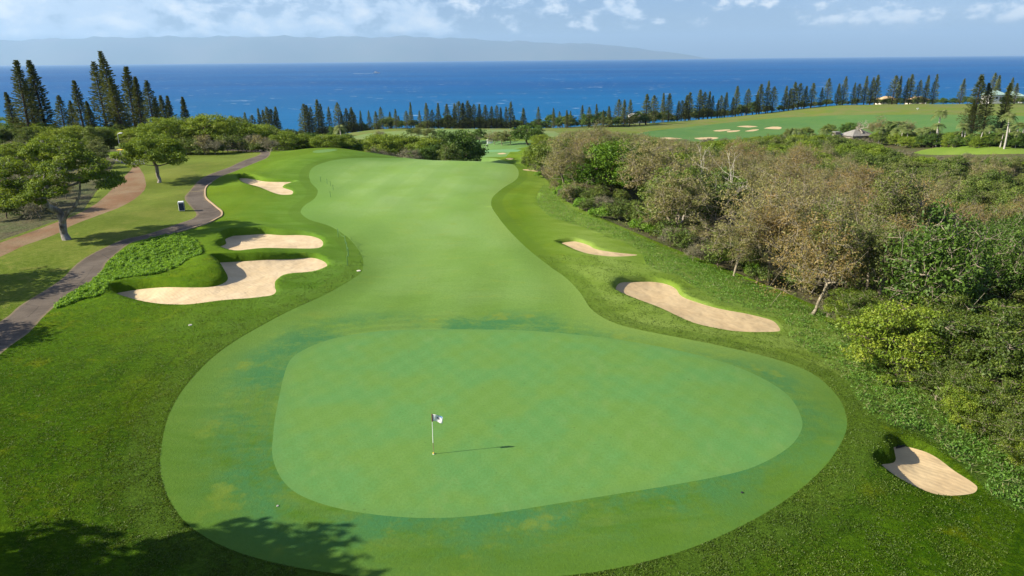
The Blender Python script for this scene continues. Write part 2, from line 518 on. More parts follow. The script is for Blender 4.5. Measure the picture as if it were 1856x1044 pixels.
def link(name, me, mat, parent=None, loc=None, **props):
    o = bpy.data.objects.new(name, me)
    COL.objects.link(o)
    if mat is not None and me is not None:
        for m in (mat if isinstance(mat, (list, tuple)) else [mat]):
            me.materials.append(m)
    if parent is not None:
        o.parent = parent
    if loc is not None:
        o.location = loc
    for k, v in props.items():
        o[k] = v
    return o


def new_mat(name):
    m = bpy.data.materials.new(name)
    m.use_nodes = True
    return m, NT(m.node_tree)


def finish(t, col, rough=0.9, bump=None, spec=0.2, **kw):
    p = t.n('ShaderNodeBsdfPrincipled', None, Base_Color=col, Roughness=rough)
    p.inputs['Specular IOR Level'].default_value = spec
    for k, v in kw.items():
        t.set(p.inputs[k.replace('_', ' ')], v)
    if bump is not None:
        t.set(p.inputs['Normal'], bump)
    t.n('ShaderNodeOutputMaterial', None, Surface=p)
    return p


def wpos(t):
    return t.n('ShaderNodeNewGeometry').outputs['Position']


def bumpn(t, h, dist, strength=1.0):
    return t.n('ShaderNodeBump', None, Strength=strength, Distance=dist, Height=h).outputs[0]


def m_green():
    m, t = new_mat('putting_green_turf')
    P = wpos(t)
    a = t.n('ShaderNodeTexWave', {'wave_type': 'BANDS', 'bands_direction': 'X', 'wave_profile': 'SIN'}, Vector=t.scaled(P, (1, 1, 0), 0.62), Scale=0.26, Distortion=0.3).outputs[1]
    b = t.n('ShaderNodeTexWave', {'wave_type': 'BANDS', 'bands_direction': 'X', 'wave_profile': 'SIN'}, Vector=t.scaled(P, (1, 1, 0), -0.55), Scale=0.26, Distortion=0.3).outputs[1]
    st = t.math('ADD', t.ramp(a, .3, .7), t.ramp(b, .3, .7))
    n = t.noise(P, 0.25, 5, .6)
    n2 = t.noise(P, 9.0, 3, .7)
    c = t.mix(t.ramp(n, .38, .62), (0.108, 0.212, 0.042), (0.088, 0.215, 0.058))
    c = t.mix(t.math('MULTIPLY', st, .09), c, (0.150, 0.275, 0.078))
    c = t.mix(t.ramp(n2, .38, .66, 0, .42), c, (0.075, 0.165, 0.032))
    c = t.mix(t.ramp(t.noise(P, 1.3, 4, .7), .62, .78, 0, .35), c, (0.16, 0.215, 0.06))
    g = t.attr('dgreen')
    c = t.mix(t.ramp(g, -0.75, -0.1, 0, .35), c, (0.085, 0.185, 0.05))
    c = t.mix(t.ramp(t.noise(P, 4.2, 2, .5), .70, .76, 0, .5), c, (0.06, 0.12, 0.03))
    c = t.mix(t.ramp(t.noise(t.scaled(P, (1, .5, 1), .7), .8, 6, .72), .52, .75, 0, .4), c, (0.150, 0.240, 0.070))
    finish(t, c, .75, bumpn(t, t.noise(P, 9.0, 5, .8), .02, .5), .08)
    return m


def m_fairway():
    m, t = new_mat('fairway_turf')
    P = wpos(t)
    sx = t.n('ShaderNodeSeparateXYZ', None, Vector=P)
    n = t.noise(P, 0.09, 5, .6)
    ns = t.noise(t.scaled(P, (1, 3.2, 1)), 0.28, 5, .65, .6)
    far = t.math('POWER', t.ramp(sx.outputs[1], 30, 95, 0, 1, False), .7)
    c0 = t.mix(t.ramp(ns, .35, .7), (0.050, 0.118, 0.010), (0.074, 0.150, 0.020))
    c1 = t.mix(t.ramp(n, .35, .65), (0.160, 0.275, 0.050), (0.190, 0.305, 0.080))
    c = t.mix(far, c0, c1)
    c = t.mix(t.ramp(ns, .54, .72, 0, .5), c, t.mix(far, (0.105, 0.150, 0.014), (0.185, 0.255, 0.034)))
    st = t.n('ShaderNodeTexWave', {'wave_type': 'BANDS', 'bands_direction': 'X', 'wave_profile': 'SIN'}, Vector=t.scaled(P, (1, 1, 0), 0.07), Scale=0.055, Distortion=0.5).outputs[1]
    c = t.mix(t.math('MULTIPLY', t.ramp(st, .35, .65), t.math('MULTIPLY', far, .38)), c, (0.140, 0.255, 0.052))
    g = t.attr('dgreen')
    # collar and the concentric mowing rings round the green
    ring = t.n('ShaderNodeTexWave', {'wave_type': 'BANDS', 'bands_direction': 'X'}, Vector=t.n('ShaderNodeCombineXYZ', None, X=g, Y=0.0, Z=0.0), Scale=0.30).outputs[1]
    nearg = t.ramp(g, 5.5, 0.5, 0, 1)
    c = t.mix(t.math('MULTIPLY', t.ramp(ring, .35, .65), t.math('MULTIPLY', nearg, .30)), c, (0.070, 0.140, 0.030))
    # blue-green turf dye sprayed in patches on the surround
    dn = t.noise(P, 0.16, 5, .62, .4)
    dye = t.math('MULTIPLY', t.ramp(t.math('ADD', dn, t.math('MULTIPLY', t.math('SUBTRACT', t.noise(P, 2.2, 5, .7), .5), .35)), .40, .62), t.ramp(g, 5.4, 1.0, 0, .9))
    c = t.mix(dye, c, (0.036, 0.135, 0.042))
    yel = t.math('MULTIPLY', t.ramp(t.math('ADD', t.noise(P, .33, 4, .6), t.math('MULTIPLY', t.math('SUBTRACT', t.noise(P, 3.0, 5, .7), .5), .3)), .56, .72), t.ramp(g, 6.5, 2.0, 0, .6))
    c = t.mix(yel, c, (0.155, 0.205, 0.020))
    fw = t.attr('dfair')
    fwn = t.math('ADD', fw, t.math('MULTIPLY', t.math('SUBTRACT', t.noise(P, 1.1, 5, .7), .5), 1.6))
    rr = t.math('MAXIMUM', t.math('MULTIPLY', t.ramp(sx.outputs[0], -2, 8), t.ramp(sx.outputs[1], 30, 46)), t.ramp(sx.outputs[1], 60, 78))
    lf = t.math('MULTIPLY', t.ramp(sx.outputs[0], 0, -8), t.ramp(sx.outputs[1], 55, 80))
    c = t.mix(t.math('MULTIPLY', t.ramp(fwn, -7.0, .0, 0, .85), lf), c, (0.105, 0.205, 0.032))
    c = t.mix(t.math('MULTIPLY', t.math('MULTIPLY', t.ramp(fwn, -4.0, .0, 0, .85), rr), t.math('SUBTRACT', 1.0, lf)), c, (0.150, 0.235, 0.042))
    c = t.mix(t.math('MULTIPLY', t.ramp(fwn, -3.5, .0, 0, .60), t.math('SUBTRACT', 1.0, rr)), c, (0.066, 0.132, 0.014))
    c = t.mix(t.ramp(t.noise(P, 6.0, 5, .8), .38, .62, 0, .5), t.mix(1.0, c, (1.16, 1.12, 1.30), 'MULTIPLY'), t.mix(.40, c, (0.055, 0.110, 0.018)))
    finish(t, c, .8, bumpn(t, t.noise(P, 7.0, 5, .8), .05, .6), .05)
    return m


def m_rough(name, dark, mid, light, yel, far_light=None, tuft=.24):
    m, t = new_mat(name)
    P = wpos(t)
    sx = t.n('ShaderNodeSeparateXYZ', None, Vector=P)
    n = t.noise(P, 0.12, 5, .62)
    n2 = t.noise(t.scaled(P, (1, 1.6, 1), .3), 2.4, 4, .7, .8)
    n3 = t.noise(P, 9.0, 4, .75)
    c = t.mix(t.ramp(t.math('ADD', t.math('MULTIPLY', n, .6), t.math('MULTIPLY', t.noise(P, .75, 5, .7), .4)), .40, .60), dark, mid)
    c = t.mix(t.ramp(n2, .46, .62, 0, .85), c, light)
    c = t.mix(t.ramp(t.noise(P, .5, 5, .65, .5), .54, .70, 0, .6), c, yel)
    if far_light:
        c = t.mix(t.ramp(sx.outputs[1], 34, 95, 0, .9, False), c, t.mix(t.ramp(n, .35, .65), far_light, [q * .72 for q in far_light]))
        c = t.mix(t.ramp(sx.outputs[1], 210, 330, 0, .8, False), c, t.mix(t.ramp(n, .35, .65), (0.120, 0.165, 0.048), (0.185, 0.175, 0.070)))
    fw = t.attr('dfair')
    big = t.ramp(t.math('ADD', t.noise(P, .075, 4, .6), t.math('MULTIPLY', t.math('SUBTRACT', t.noise(P, 1.6, 4, .7), .5), .35)), .46, .62)
    c = t.mix(t.math('MULTIPLY', big, .38), c, t.mix(.5, yel, light))
    bands = t.n('ShaderNodeTexWave', {'wave_type': 'BANDS', 'bands_direction': 'X'}, Vector=t.n('ShaderNodeCombineXYZ', None, X=t.math('ADD', fw, t.math('MULTIPLY', n, 1.5)), Y=0.0, Z=0.0), Scale=0.11).outputs[1]
    c = t.mix(t.math('MULTIPLY', t.ramp(bands, .3, .7), t.ramp(fw, 16, 6, 0, .28)), c, light)
    right = t.math('MULTIPLY', t.math('MULTIPLY', t.ramp(sx.outputs[0], 0, 10), t.ramp(sx.outputs[1], 26, 46)), t.ramp(fw, 18.0, 5.0, 0, .95))
    n5 = t.noise(t.scaled(P, (1, 2, 1), .4), .22, 5, .65)
    leftb = t.math('MULTIPLY', t.math('MULTIPLY', t.ramp(sx.outputs[0], 0, -10), t.ramp(sx.outputs[1], 30, 52)), t.ramp(fw, 12.0, 1.0, 0, .6))
    c = t.mix(leftb, c, t.mix(t.ramp(n5, .38, .65), (0.080, 0.175, 0.020), (0.118, 0.225, 0.040)))
    low = t.math('MULTIPLY', t.ramp(fw, 4.5, 0.0, 0, .6), t.ramp(sx.outputs[1], 34, 26))
    c = t.mix(low, c, (0.070, 0.132, 0.016))
    c = t.mix(right, c, t.mix(t.ramp(n5, .38, .65), (0.165, 0.250, 0.036), (0.225, 0.315, 0.066)))
    c = t.mix(t.ramp(fw, 1.7, 1.4, 0, .45), c, (0.085, 0.148, 0.020))
    line = t.math('MULTIPLY', t.ramp(t.math('ABSOLUTE', t.math('SUBTRACT', t.math('ADD', fw, t.noise(P, .4, 2)), 2.9)), .14, .02), .5)
    line = t.math('MULTIPLY', line, t.ramp(sx.outputs[1], 52, 36))
    line2 = t.math('MULTIPLY', t.ramp(t.math('ABSOLUTE', t.math('SUBTRACT', fw, .06)), .14, .03), .5)
    line2 = t.math('MULTIPLY', line2, t.math('MULTIPLY', t.ramp(sx.outputs[1], 62, 44), t.ramp(sx.outputs[0], 9, 2)))
    c = t.mix(t.math('MAXIMUM', line, line2), c, t.mix(.6, c, (0.012, 0.03, 0.002)))
    nf = t.ramp(sx.outputs[1], 32, 62, 1.0, .35)
    c = t.mix(t.math('MULTIPLY', t.ramp(n3, .36, .66, .5, 0), nf), c, t.mix(.7, c, (0.010, 0.030, 0.001)))
    h = t.math('ADD', t.math('MULTIPLY', t.noise(t.scaled(P, (1.0, 1.7, 1), .2), 2.6, 6, .74, 1.2), 1.0), t.math('MULTIPLY', n3, .35))
    finish(t, c, .85, bumpn(t, h, tuft, nf), .02)
    return m


def m_simple(name, c1, c2, scale=.5, rough=.9, fine=None, bump=.03, bscale=8, spec=.15, detail=5):
    m, t = new_mat(name)
    P = wpos(t)
    c = t.mix(t.ramp(t.noise(P, scale, detail, .65), .35, .65), c1, c2)
    if fine:
        c = t.mix(t.ramp(t.noise(P, scale * 14, 4, .7), .45, .75, 0, .6), c, fine)
    finish(t, c, rough, bumpn(t, t.noise(P, bscale, 4, .65), bump), spec)
    return m


def m_sand(name, a, b):
    m, t = new_mat(name)
    P = wpos(t)
    c = t.mix(t.ramp(t.noise(P, .5, 6, .65), .35, .65), a, b)
    c = t.mix(t.ramp(t.noise(P, 1.4, 4, .6), .4, .75, 0, .14), c, (a[0] * .6, a[1] * .55, a[2] * .5))
    rk = t.n('ShaderNodeTexWave', {'wave_type': 'BANDS', 'bands_direction': 'DIAGONAL'}, Vector=P, Scale=1.6, Distortion=9.0, Detail=2.0, Detail_Scale=.4).outputs[1]
    h = t.math('ADD', t.math('MULTIPLY', rk, .035), t.noise(P, .9, 2, .5))
    finish(t, c, .95, bumpn(t, h, .13), .02)
    return m


def m_path():
    m, t = new_mat('worn_asphalt')
    P = wpos(t)
    d = t.attr('dpath')
    c = t.mix(t.ramp(t.noise(P, .6, 6, .65), .35, .65), (0.076, 0.060, 0.045), (0.112, 0.090, 0.069))
    c = t.mix(t.ramp(t.noise(P, 9, 4, .7), .45, .75, 0, .5), c, (0.045, 0.035, 0.032))
    vo = t.n('ShaderNodeTexVoronoi', {'feature': 'DISTANCE_TO_EDGE'}, Vector=P, Scale=.28).outputs[0]
    c = t.mix(t.ramp(vo, .012, .004, 0, .6), c, (0.03, 0.025, 0.02))
    c = t.mix(t.ramp(t.noise(P, .16, 4, .6), .52, .62, 0, .35), c, (0.15, 0.125, 0.10))
    c = t.mix(t.ramp(t.math('ADD', d, t.math('MULTIPLY', t.noise(P, 1.5, 4, .7), .4)), .50, .20, 0, .7), c, (0.19, 0.15, 0.08))
    finish(t, c, .9, bumpn(t, t.noise(P, 20, 3, .6), .01), .2)
    return m


MAT = {}
MAT['green'] = m_green()
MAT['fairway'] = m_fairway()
MAT['rough'] = m_rough('rough_turf', (0.030, 0.078, 0.002), (0.050, 0.118, 0.003), (0.082, 0.160, 0.005), (0.170, 0.200, 0.004), (0.140, 0.230, 0.022))
MAT['dry'] = m_rough('dry_rough_grass', (0.045, 0.085, 0.004), (0.085, 0.130, 0.010), (0.155, 0.200, 0.034), (0.260, 0.225, 0.070), (0.145, 0.190, 0.034))
MAT['weed'] = m_rough('weedy_soil', (0.040, 0.095, 0.008), (0.065, 0.135, 0.012), (0.105, 0.200, 0.022), (0.150, 0.150, 0.040))
MAT['floor'] = m_simple('scrub_floor', (0.080, 0.070, 0.034), (0.060, 0.080, 0.022), .25, fine=(0.13, 0.105, 0.06), bump=.3, bscale=1.2)
MAT['farfw'] = m_simple('distant_fairway_turf', (0.062, 0.150, 0.034), (0.085, 0.168, 0.038), .03, fine=(0.115, 0.18, 0.048), bump=.01)
MAT['coast'] = m_simple('coastal_fairway_turf', (0.120, 0.200, 0.050), (0.155, 0.205, 0.065), .03, fine=(0.18, 0.20, 0.08), bump=.01)
MAT['midfw'] = m_simple('second_fairway_turf', (0.115, 0.215, 0.055), (0.095, 0.190, 0.045), .06, fine=(0.14, 0.23, 0.07), bump=.01)
MAT['fargreen'] = m_simple('second_green_turf', (0.110, 0.245, 0.095), (0.12, 0.255, 0.10), .1, bump=.01)
MAT['strip'] = m_simple('bright_meadow', (0.125, 0.205, 0.022), (0.16, 0.225, 0.035), .06, fine=(0.12, 0.18, 0.03), bump=.1)
MAT['sand'] = m_sand('pale_bunker_sand', (0.50, 0.385, 0.235), (0.56, 0.445, 0.285))
MAT['sand_o'] = m_sand('tan_bunker_sand', (0.45, 0.335, 0.190), (0.50, 0.385, 0.225))
MAT['path'] = m_path()
MAT['dirt'] = m_simple('red_dirt', (0.185, 0.100, 0.052), (0.215, 0.150, 0.088), .22, fine=(0.10, 0.095, 0.035), bump=.06, bscale=3)
MAT['carpark'] = m_simple('grey_tarmac', (0.10, 0.095, 0.10), (0.13, 0.125, 0.125), .3, bump=.01)
MAT['rough_far'] = MAT['rough']


def region_obj(name, ids, mat, **props):
    sel = np.isin(reg, ids)
    f = F[sel]
    u, inv = np.unique(f.ravel(), return_inverse=True)
    v = np.concatenate([V2[u], VZ[u][:, None]], 1)
    me = mesh_np(name, v, inv.reshape(-1, 3), dict(dgreen=A_GREEN[u], dfair=A_FW[u], dpath=A_PATH[u]), smooth=True)
    # triangle winding up
    return link(name, me, mat, kind='structure', **props)


region_obj('rough_ground', [0], MAT['rough'], label='dark green mown rough grass round the fairway')
region_obj('dry_grass_bank', [RID['dry']], MAT['dry'], label='patchy yellow-green grass bank left of the cart path')
region_obj('scrub_ground', [RID['scrubL']], MAT['floor'])
region_obj('gully_ground', [RID['forest']], MAT['floor'])
region_obj('coastal_fairway', [RID['coast']], MAT['coast'])
region_obj('upper_fairway', [RID['farfw']], MAT['farfw'])
region_obj('second_fairway', [RID['midfw']], MAT['midfw'])
region_obj('second_green', [RID['fargreen']], MAT['fargreen'])
region_obj('tee_ground', [RID['tee']], MAT['midfw'])
region_obj('meadow', [RID['strip']], MAT['strip'])
region_obj('weed_ground', [RID['weedL'], RID['weedR']], MAT['weed'])
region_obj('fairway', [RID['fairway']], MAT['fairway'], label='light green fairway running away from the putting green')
region_obj('putting_green', [RID['green']], MAT['green'], label='smooth oval putting green with faint diagonal mowing lines')
region_obj('dirt_track', [RID['dirt']], MAT['dirt'], label='red-brown dirt track at the left edge')
region_obj('tarmac_apron', [RID['carpark']], MAT['carpark'])
region_obj('cart_path', [RID['path']], MAT['path'], label='dark winding cart path left of the fairway')
for i, b in enumerate(BK):
    region_obj('sand_bunker', [100 + i], MAT['sand_o'] if i in (3, 4, 5) else MAT['sand'], label=b['lab'])
for i, b in enumerate(FAR_BK):
    region_obj('sand_bunker', [200 + i], MAT['sand_o'], label=b['lab'])


def gz(x, y):
    return float(final_z(np.array([[x, y]]))[0])


# ------------------------------------------------------------------ sea, island, headlands
def m_sea():
    m, t = new_mat('sea_water')
    P = wpos(t)
    sx = t.n('ShaderNodeSeparateXYZ', None, Vector=P)
    big = t.noise(t.scaled(P, (.35, 1, 1), .1), 0.0016, 5, .6)
    streak = t.noise(t.scaled(P, (.12, 1, 1), .05), 0.012, 5, .65)
    c = t.mix(t.ramp(big, .35, .65), (0.000, 0.064, 0.210), (0.000, 0.090, 0.262))
    c = t.mix(t.ramp(streak, .40, .70, 0, .5), c, (0.000, 0.056, 0.175))
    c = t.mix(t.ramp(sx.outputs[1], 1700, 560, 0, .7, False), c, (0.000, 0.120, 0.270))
    wc = t.noise(t.scaled(P, (.55, 1, 1)), 0.055, 3, .6)
    wc2 = t.noise(P, 0.0035, 3, .6)
    caps = t.ramp(t.math('ADD', wc, t.math('MULTIPLY', wc2, .22)), .775, .815)
    c = t.mix(t.math('MULTIPLY', caps, .4), c, (0.62, 0.70, 0.75))
    h = t.math('ADD', t.noise(t.scaled(P, (.5, 1, 1)), 0.07, 4, .7), t.math('MULTIPLY', streak, .5))
    finish(t, c, .42, bumpn(t, h, 1.6, .8), .015)
    return m


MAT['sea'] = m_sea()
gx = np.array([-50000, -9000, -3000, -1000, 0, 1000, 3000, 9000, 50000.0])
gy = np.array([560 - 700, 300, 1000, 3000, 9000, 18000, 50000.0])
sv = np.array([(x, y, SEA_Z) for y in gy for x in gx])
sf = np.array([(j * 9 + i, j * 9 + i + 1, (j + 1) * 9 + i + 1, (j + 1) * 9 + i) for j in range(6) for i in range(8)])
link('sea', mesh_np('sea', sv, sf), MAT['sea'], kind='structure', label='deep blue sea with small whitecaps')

# distant island: a long ridge with real depth, 17 km away
def island():
    n = 120
    prof = [(-.2, 36), (0, 42), (.10, 45), (.20, 46), (.30, 44), (.36, 43), (.42, 41.5), (.48, 36), (.53, 30), (.57, 27), (.60, 24), (.635, 14), (.655, 10), (.668, 3), (.68, -2)]
    px = np.array([p[0] for p in prof]) * W0
    hh = np.array([p[1] for p in prof])
    D = 38000.0
    V, rows = [], 9
    for i in range(n):
        x = -.25 * W0 + (0.68 + .25) * W0 * i / (n - 1)
        h = float(np.interp(x, px, hh)) / F0 * D + SEA_Z * 0
        X = (x - W0 / 2) / F0 * D * 1.06
        for j in range(rows):
            s = j / (rows - 1)
            up = math.sin(math.pi * min(s * 1.0, 1)) ** .8
            z = SEA_Z - 2 + max(h, -1) * up * (1 + .04 * math.sin(i * .9 + j * 2) + .03 * math.sin(i * 2.3 + j))
            V.append((X, D - 1500 + 7000 * s + 400 * math.sin(i * .35), z))
    Fc = [(i * rows + j, (i + 1) * rows + j, (i + 1) * rows + j + 1, i * rows + j + 1) for i in range(n - 1) for j in range(rows - 1)]
    return mesh_np('distant_island', np.array(V), np.array(Fc), smooth=True)


MAT['island'] = m_simple('hazy_island_slopes', (0.07, 0.085, 0.065), (0.10, 0.10, 0.08), .0005, bump=20, bscale=.002)
link('island_hills', island(), MAT['island'], kind='structure', label='long hazy island ridge across the sea')


def rock_mass(name, cx, cy, lx, ly, h, seed, lab):
    r = np.random.default_rng(seed)
    n, m = 34, 14
    V = []
    for i in range(n):
        for j in range(m):
            u, v = i / (n - 1) * 2 - 1, j / (m - 1) * 2 - 1
            e = max(0, 1 - (u * u) ** 1.5) * max(0, 1 - v * v) ** .5
            z = SEA_Z - 1.5 + (h + 1.5) * e * (1 + .25 * math.sin(i * 1.3 + seed) * math.sin(j * 1.1)) + r.uniform(-.5, .5)
            V.append((cx + u * lx, cy + v * ly, z))
    Fc = [(i * m + j, (i + 1) * m + j, (i + 1) * m + j + 1, i * m + j + 1) for i in range(n - 1) for j in range(m - 1)]
    link(name, mesh_np(name, np.array(V), np.array(Fc)), MAT['rock'], kind='structure', label=lab)


MAT['rock'] = m_simple('dark_lava_rock', (0.055, 0.045, 0.04), (0.10, 0.075, 0.055), .05, fine=(0.07, 0.09, 0.03), bump=1.0, bscale=.4)
rock_mass('rocky_point', -672, 830, 55, 26, 6, 3, 'low dark lava point in the sea at the far left')
rock_mass('headland', 600, 640, 95, 60, 26, 5, 'brown headland behind the pines at the far right')
#--VEG--
# ------------------------------------------------------------------ haze
m, t = new_mat('haze_air')
pv = t.n('ShaderNodeVolumePrincipled', None, Color=(0.44, 0.69, 1.0), Density=3.0e-5)
pv.inputs['Anisotropy'].default_value = 0.1
t.n('ShaderNodeOutputMaterial', None, Volume=pv)
hx, hy0, hy1, hz0, hz1 = 51000.0, -900.0, 51000.0, -52.0, 1600.0
hv = np.array([(x, y, z) for z in (hz0, hz1) for y in (hy0, hy1) for x in (-hx, hx)])
hf = np.array([(0, 2, 3, 1), (4, 5, 7, 6), (0, 1, 5, 4), (2, 6, 7, 3), (0, 4, 6, 2), (1, 3, 7, 5)])
link('haze', mesh_np('haze', hv, hf), m, kind='stuff')

# ------------------------------------------------------------------ vegetation tools
def leaf_mat(name, cols, trans=.35, rough=.6):
    """cols: three leaf colours mixed by the per-leaf tone; each tree shifts a little"""
    m, t = new_mat(name)
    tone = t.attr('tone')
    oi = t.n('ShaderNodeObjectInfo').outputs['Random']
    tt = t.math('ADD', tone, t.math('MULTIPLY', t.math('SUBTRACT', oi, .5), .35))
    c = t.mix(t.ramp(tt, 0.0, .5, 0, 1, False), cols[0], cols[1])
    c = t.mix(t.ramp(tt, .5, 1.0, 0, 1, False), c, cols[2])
    d = t.n('ShaderNodeBsdfDiffuse', None, Color=c)
    tr = t.n('ShaderNodeBsdfTranslucent', None, Color=t.mix(.5, c, (c_ * 1.1 for c_ in cols[2]) if False else cols[2]))
    ms = t.n('ShaderNodeMixShader', None, i0=trans, i1=d, i2=tr)
    gl = t.n('ShaderNodeBsdfGlossy', None, Color=(1, 1, 1), Roughness=rough)
    ms2 = t.n('ShaderNodeMixShader', None, i0=.02, i1=ms, i2=gl)
    t.n('ShaderNodeOutputMaterial', None, Surface=ms2)
    return m


def bark_mat(name, a, b, sc=3.0):
    m, t = new_mat(name)
    P = t.n('ShaderNodeTexCoord').outputs['Object']
    n = t.noise(t.scaled(P, (1, 1, .3)), sc, 5, .7)
    c = t.mix(t.ramp(n, .35, .65), a, b)
    finish(t, c, .9, bumpn(t, n, .04), .1)
    return m


LM = {
    'farpine': leaf_mat('olive_needles', [(0.065, 0.092, 0.022), (0.118, 0.145, 0.034), (0.195, 0.210, 0.052)], .3),
    'pine': leaf_mat('pine_needles', [(0.036, 0.056, 0.008), (0.082, 0.105, 0.014), (0.160, 0.170, 0.026)], .25),
    'bright': leaf_mat('bright_leaves', [(0.078, 0.140, 0.008), (0.165, 0.250, 0.014), (0.270, 0.320, 0.024)], .35),
    'mid': leaf_mat('green_leaves', [(0.056, 0.100, 0.015), (0.106, 0.163, 0.020), (0.181, 0.231, 0.033)], .3),
    'darkg': leaf_mat('dark_leaves', [(0.035, 0.075, 0.008), (0.062, 0.125, 0.010), (0.115, 0.195, 0.018)], .25),
    'olive': leaf_mat('olive_leaves', [(0.075, 0.105, 0.020), (0.130, 0.165, 0.028), (0.195, 0.225, 0.048)], .35),
    'tan': leaf_mat('dry_tan_leaves', [(0.125, 0.165, 0.030), (0.240, 0.235, 0.070), (0.310, 0.260, 0.095)], .4),
    'brown': leaf_mat('brown_leaves', [(0.130, 0.155, 0.026), (0.225, 0.190, 0.052), (0.320, 0.215, 0.070)], .4),
    'greyg': leaf_mat('grey_green_leaves', [(0.095, 0.105, 0.050), (0.145, 0.150, 0.078), (0.20, 0.20, 0.10)], .3),
    'palm': leaf_mat('palm_leaves', [(0.090, 0.140, 0.030), (0.150, 0.205, 0.050), (0.24, 0.26, 0.09)], .4),
    'thicket': leaf_mat('thicket_leaves', [(0.034, 0.066, 0.006), (0.075, 0.120, 0.010), (0.160, 0.205, 0.018)], .3),
    'gloss': leaf_mat('glossy_leaves', [(0.040, 0.105, 0.004), (0.090, 0.185, 0.006), (0.180, 0.290, 0.012)], .25),
    'weed': leaf_mat('weed_leaves', [(0.100, 0.230, 0.014), (0.165, 0.330, 0.022), (0.260, 0.400, 0.034)], .5),
    'weed2': leaf_mat('dark_weed_leaves', [(0.075, 0.185, 0.018), (0.125, 0.265, 0.028), (0.210, 0.340, 0.050)], .45),
    'grassy': leaf_mat('tall_grass_blades', [(0.090, 0.125, 0.030), (0.150, 0.180, 0.055), (0.24, 0.235, 0.10)], .3),
}
BM = {
    'brown': bark_mat('brown_bark', (0.10, 0.075, 0.055), (0.18, 0.14, 0.11)),
    'grey': bark_mat('grey_bark', (0.17, 0.145, 0.10), (0.32, 0.28, 0.205)),
    'pale': bark_mat('pale_bark', (0.34, 0.30, 0.245), (0.48, 0.44, 0.37)),
    'white': bark_mat('white_bark', (0.44, 0.40, 0.33), (0.64, 0.59, 0.50)),
    'dark': bark_mat('dark_bark', (0.05, 0.04, 0.03), (0.09, 0.07, 0.055)),
    'mix': bark_mat('mottled_bark', (0.12, 0.10, 0.085), (0.36, 0.33, 0.30), 1.6),
    'palmt': bark_mat('palm_bark', (0.30, 0.28, 0.25), (0.42, 0.40, 0.36)),
}


def unit(v):
    return v / (np.linalg.norm(v, axis=-1, keepdims=True) + 1e-9)


def tubes(A, B, ra, rb, n=5):
    """tapered tubes from A to B, many at once"""
    A, B = np.asarray(A, float), np.asarray(B, float)
    ra, rb = np.asarray(ra, float), np.asarray(rb, float)
    d = unit(B - A)
    ref = np.where(np.abs(d[:, 2:3]) < .9, np.array([[0, 0, 1.0]]), np.array([[1.0, 0, 0]]))
    u = unit(np.cross(d, ref))
    v = np.cross(d, u)
    an = np.arange(n) / n * 2 * np.pi
    ring = u[:, None] * np.cos(an)[None, :, None] + v[:, None] * np.sin(an)[None, :, None]
    V = np.stack([A[:, None] + ring * ra[:, None, None], B[:, None] + ring * rb[:, None, None]], 1).reshape(-1, 3)
    E = len(A)
    k = np.arange(n)
    f = np.stack([k, (k + 1) % n, n + (k + 1) % n, n + k], 1)
    Fq = (f[None] + (np.arange(E) * 2 * n)[:, None, None]).reshape(-1, 4)
    return V, Fq


def quads(P, N, size, aspect, rng, tone):
    """leaf quads (pointed ovals) at P facing N"""
    n = len(P)
    r = unit(rng.normal(size=(n, 3)))
    u = unit(np.cross(N, r))
    v = np.cross(N, u)
    s = (size * rng.uniform(.6, 1.35, n))[:, None]
    a = u * s
    b = v * s * aspect
    fold = N * s * .25
    V = np.stack([P - a, P - b * .9 + fold, P + a, P + b + fold], 1).reshape(-1, 3)
    Fq = np.arange(n * 4).reshape(-1, 4)
    return V, Fq, np.repeat(tone, 4)


def foliage(C, R, per, size, rng, aspect=.55, up=.35, hollow=.45, out=.8, tone_c=None, droop=0.0):
    """leaves filling ellipsoid clumps; C (k,3) centres, R (k,3) radii"""
    C = np.asarray(C, float)
    R = np.asarray(R, float)
    k = len(C)
    idx = np.repeat(np.arange(k), per)
    d = unit(rng.normal(size=(len(idx), 3)))
    d[:, 2] = np.where(d[:, 2] < -.2, d[:, 2] * .55, d[:, 2])
    rad = (hollow + (1 - hollow) * rng.random(len(idx)) ** .7)[:, None] * rng.uniform(.85, 1.15, (len(idx), 1))
    P = C[idx] + d * R[idx] * rad
    if droop:
        P[:, 2] -= droop * rng.random(len(idx)) ** 2
    N = unit(d * out + unit(rng.normal(size=d.shape)) * .9 + np.array([0, 0, up]))
    tc = rng.normal(.5, .16, k) if tone_c is None else tone_c
    tone = np.clip(tc[idx] + rng.normal(0, .14, len(idx)), 0, 1)
    return quads(P, N, size, aspect, rng, tone)


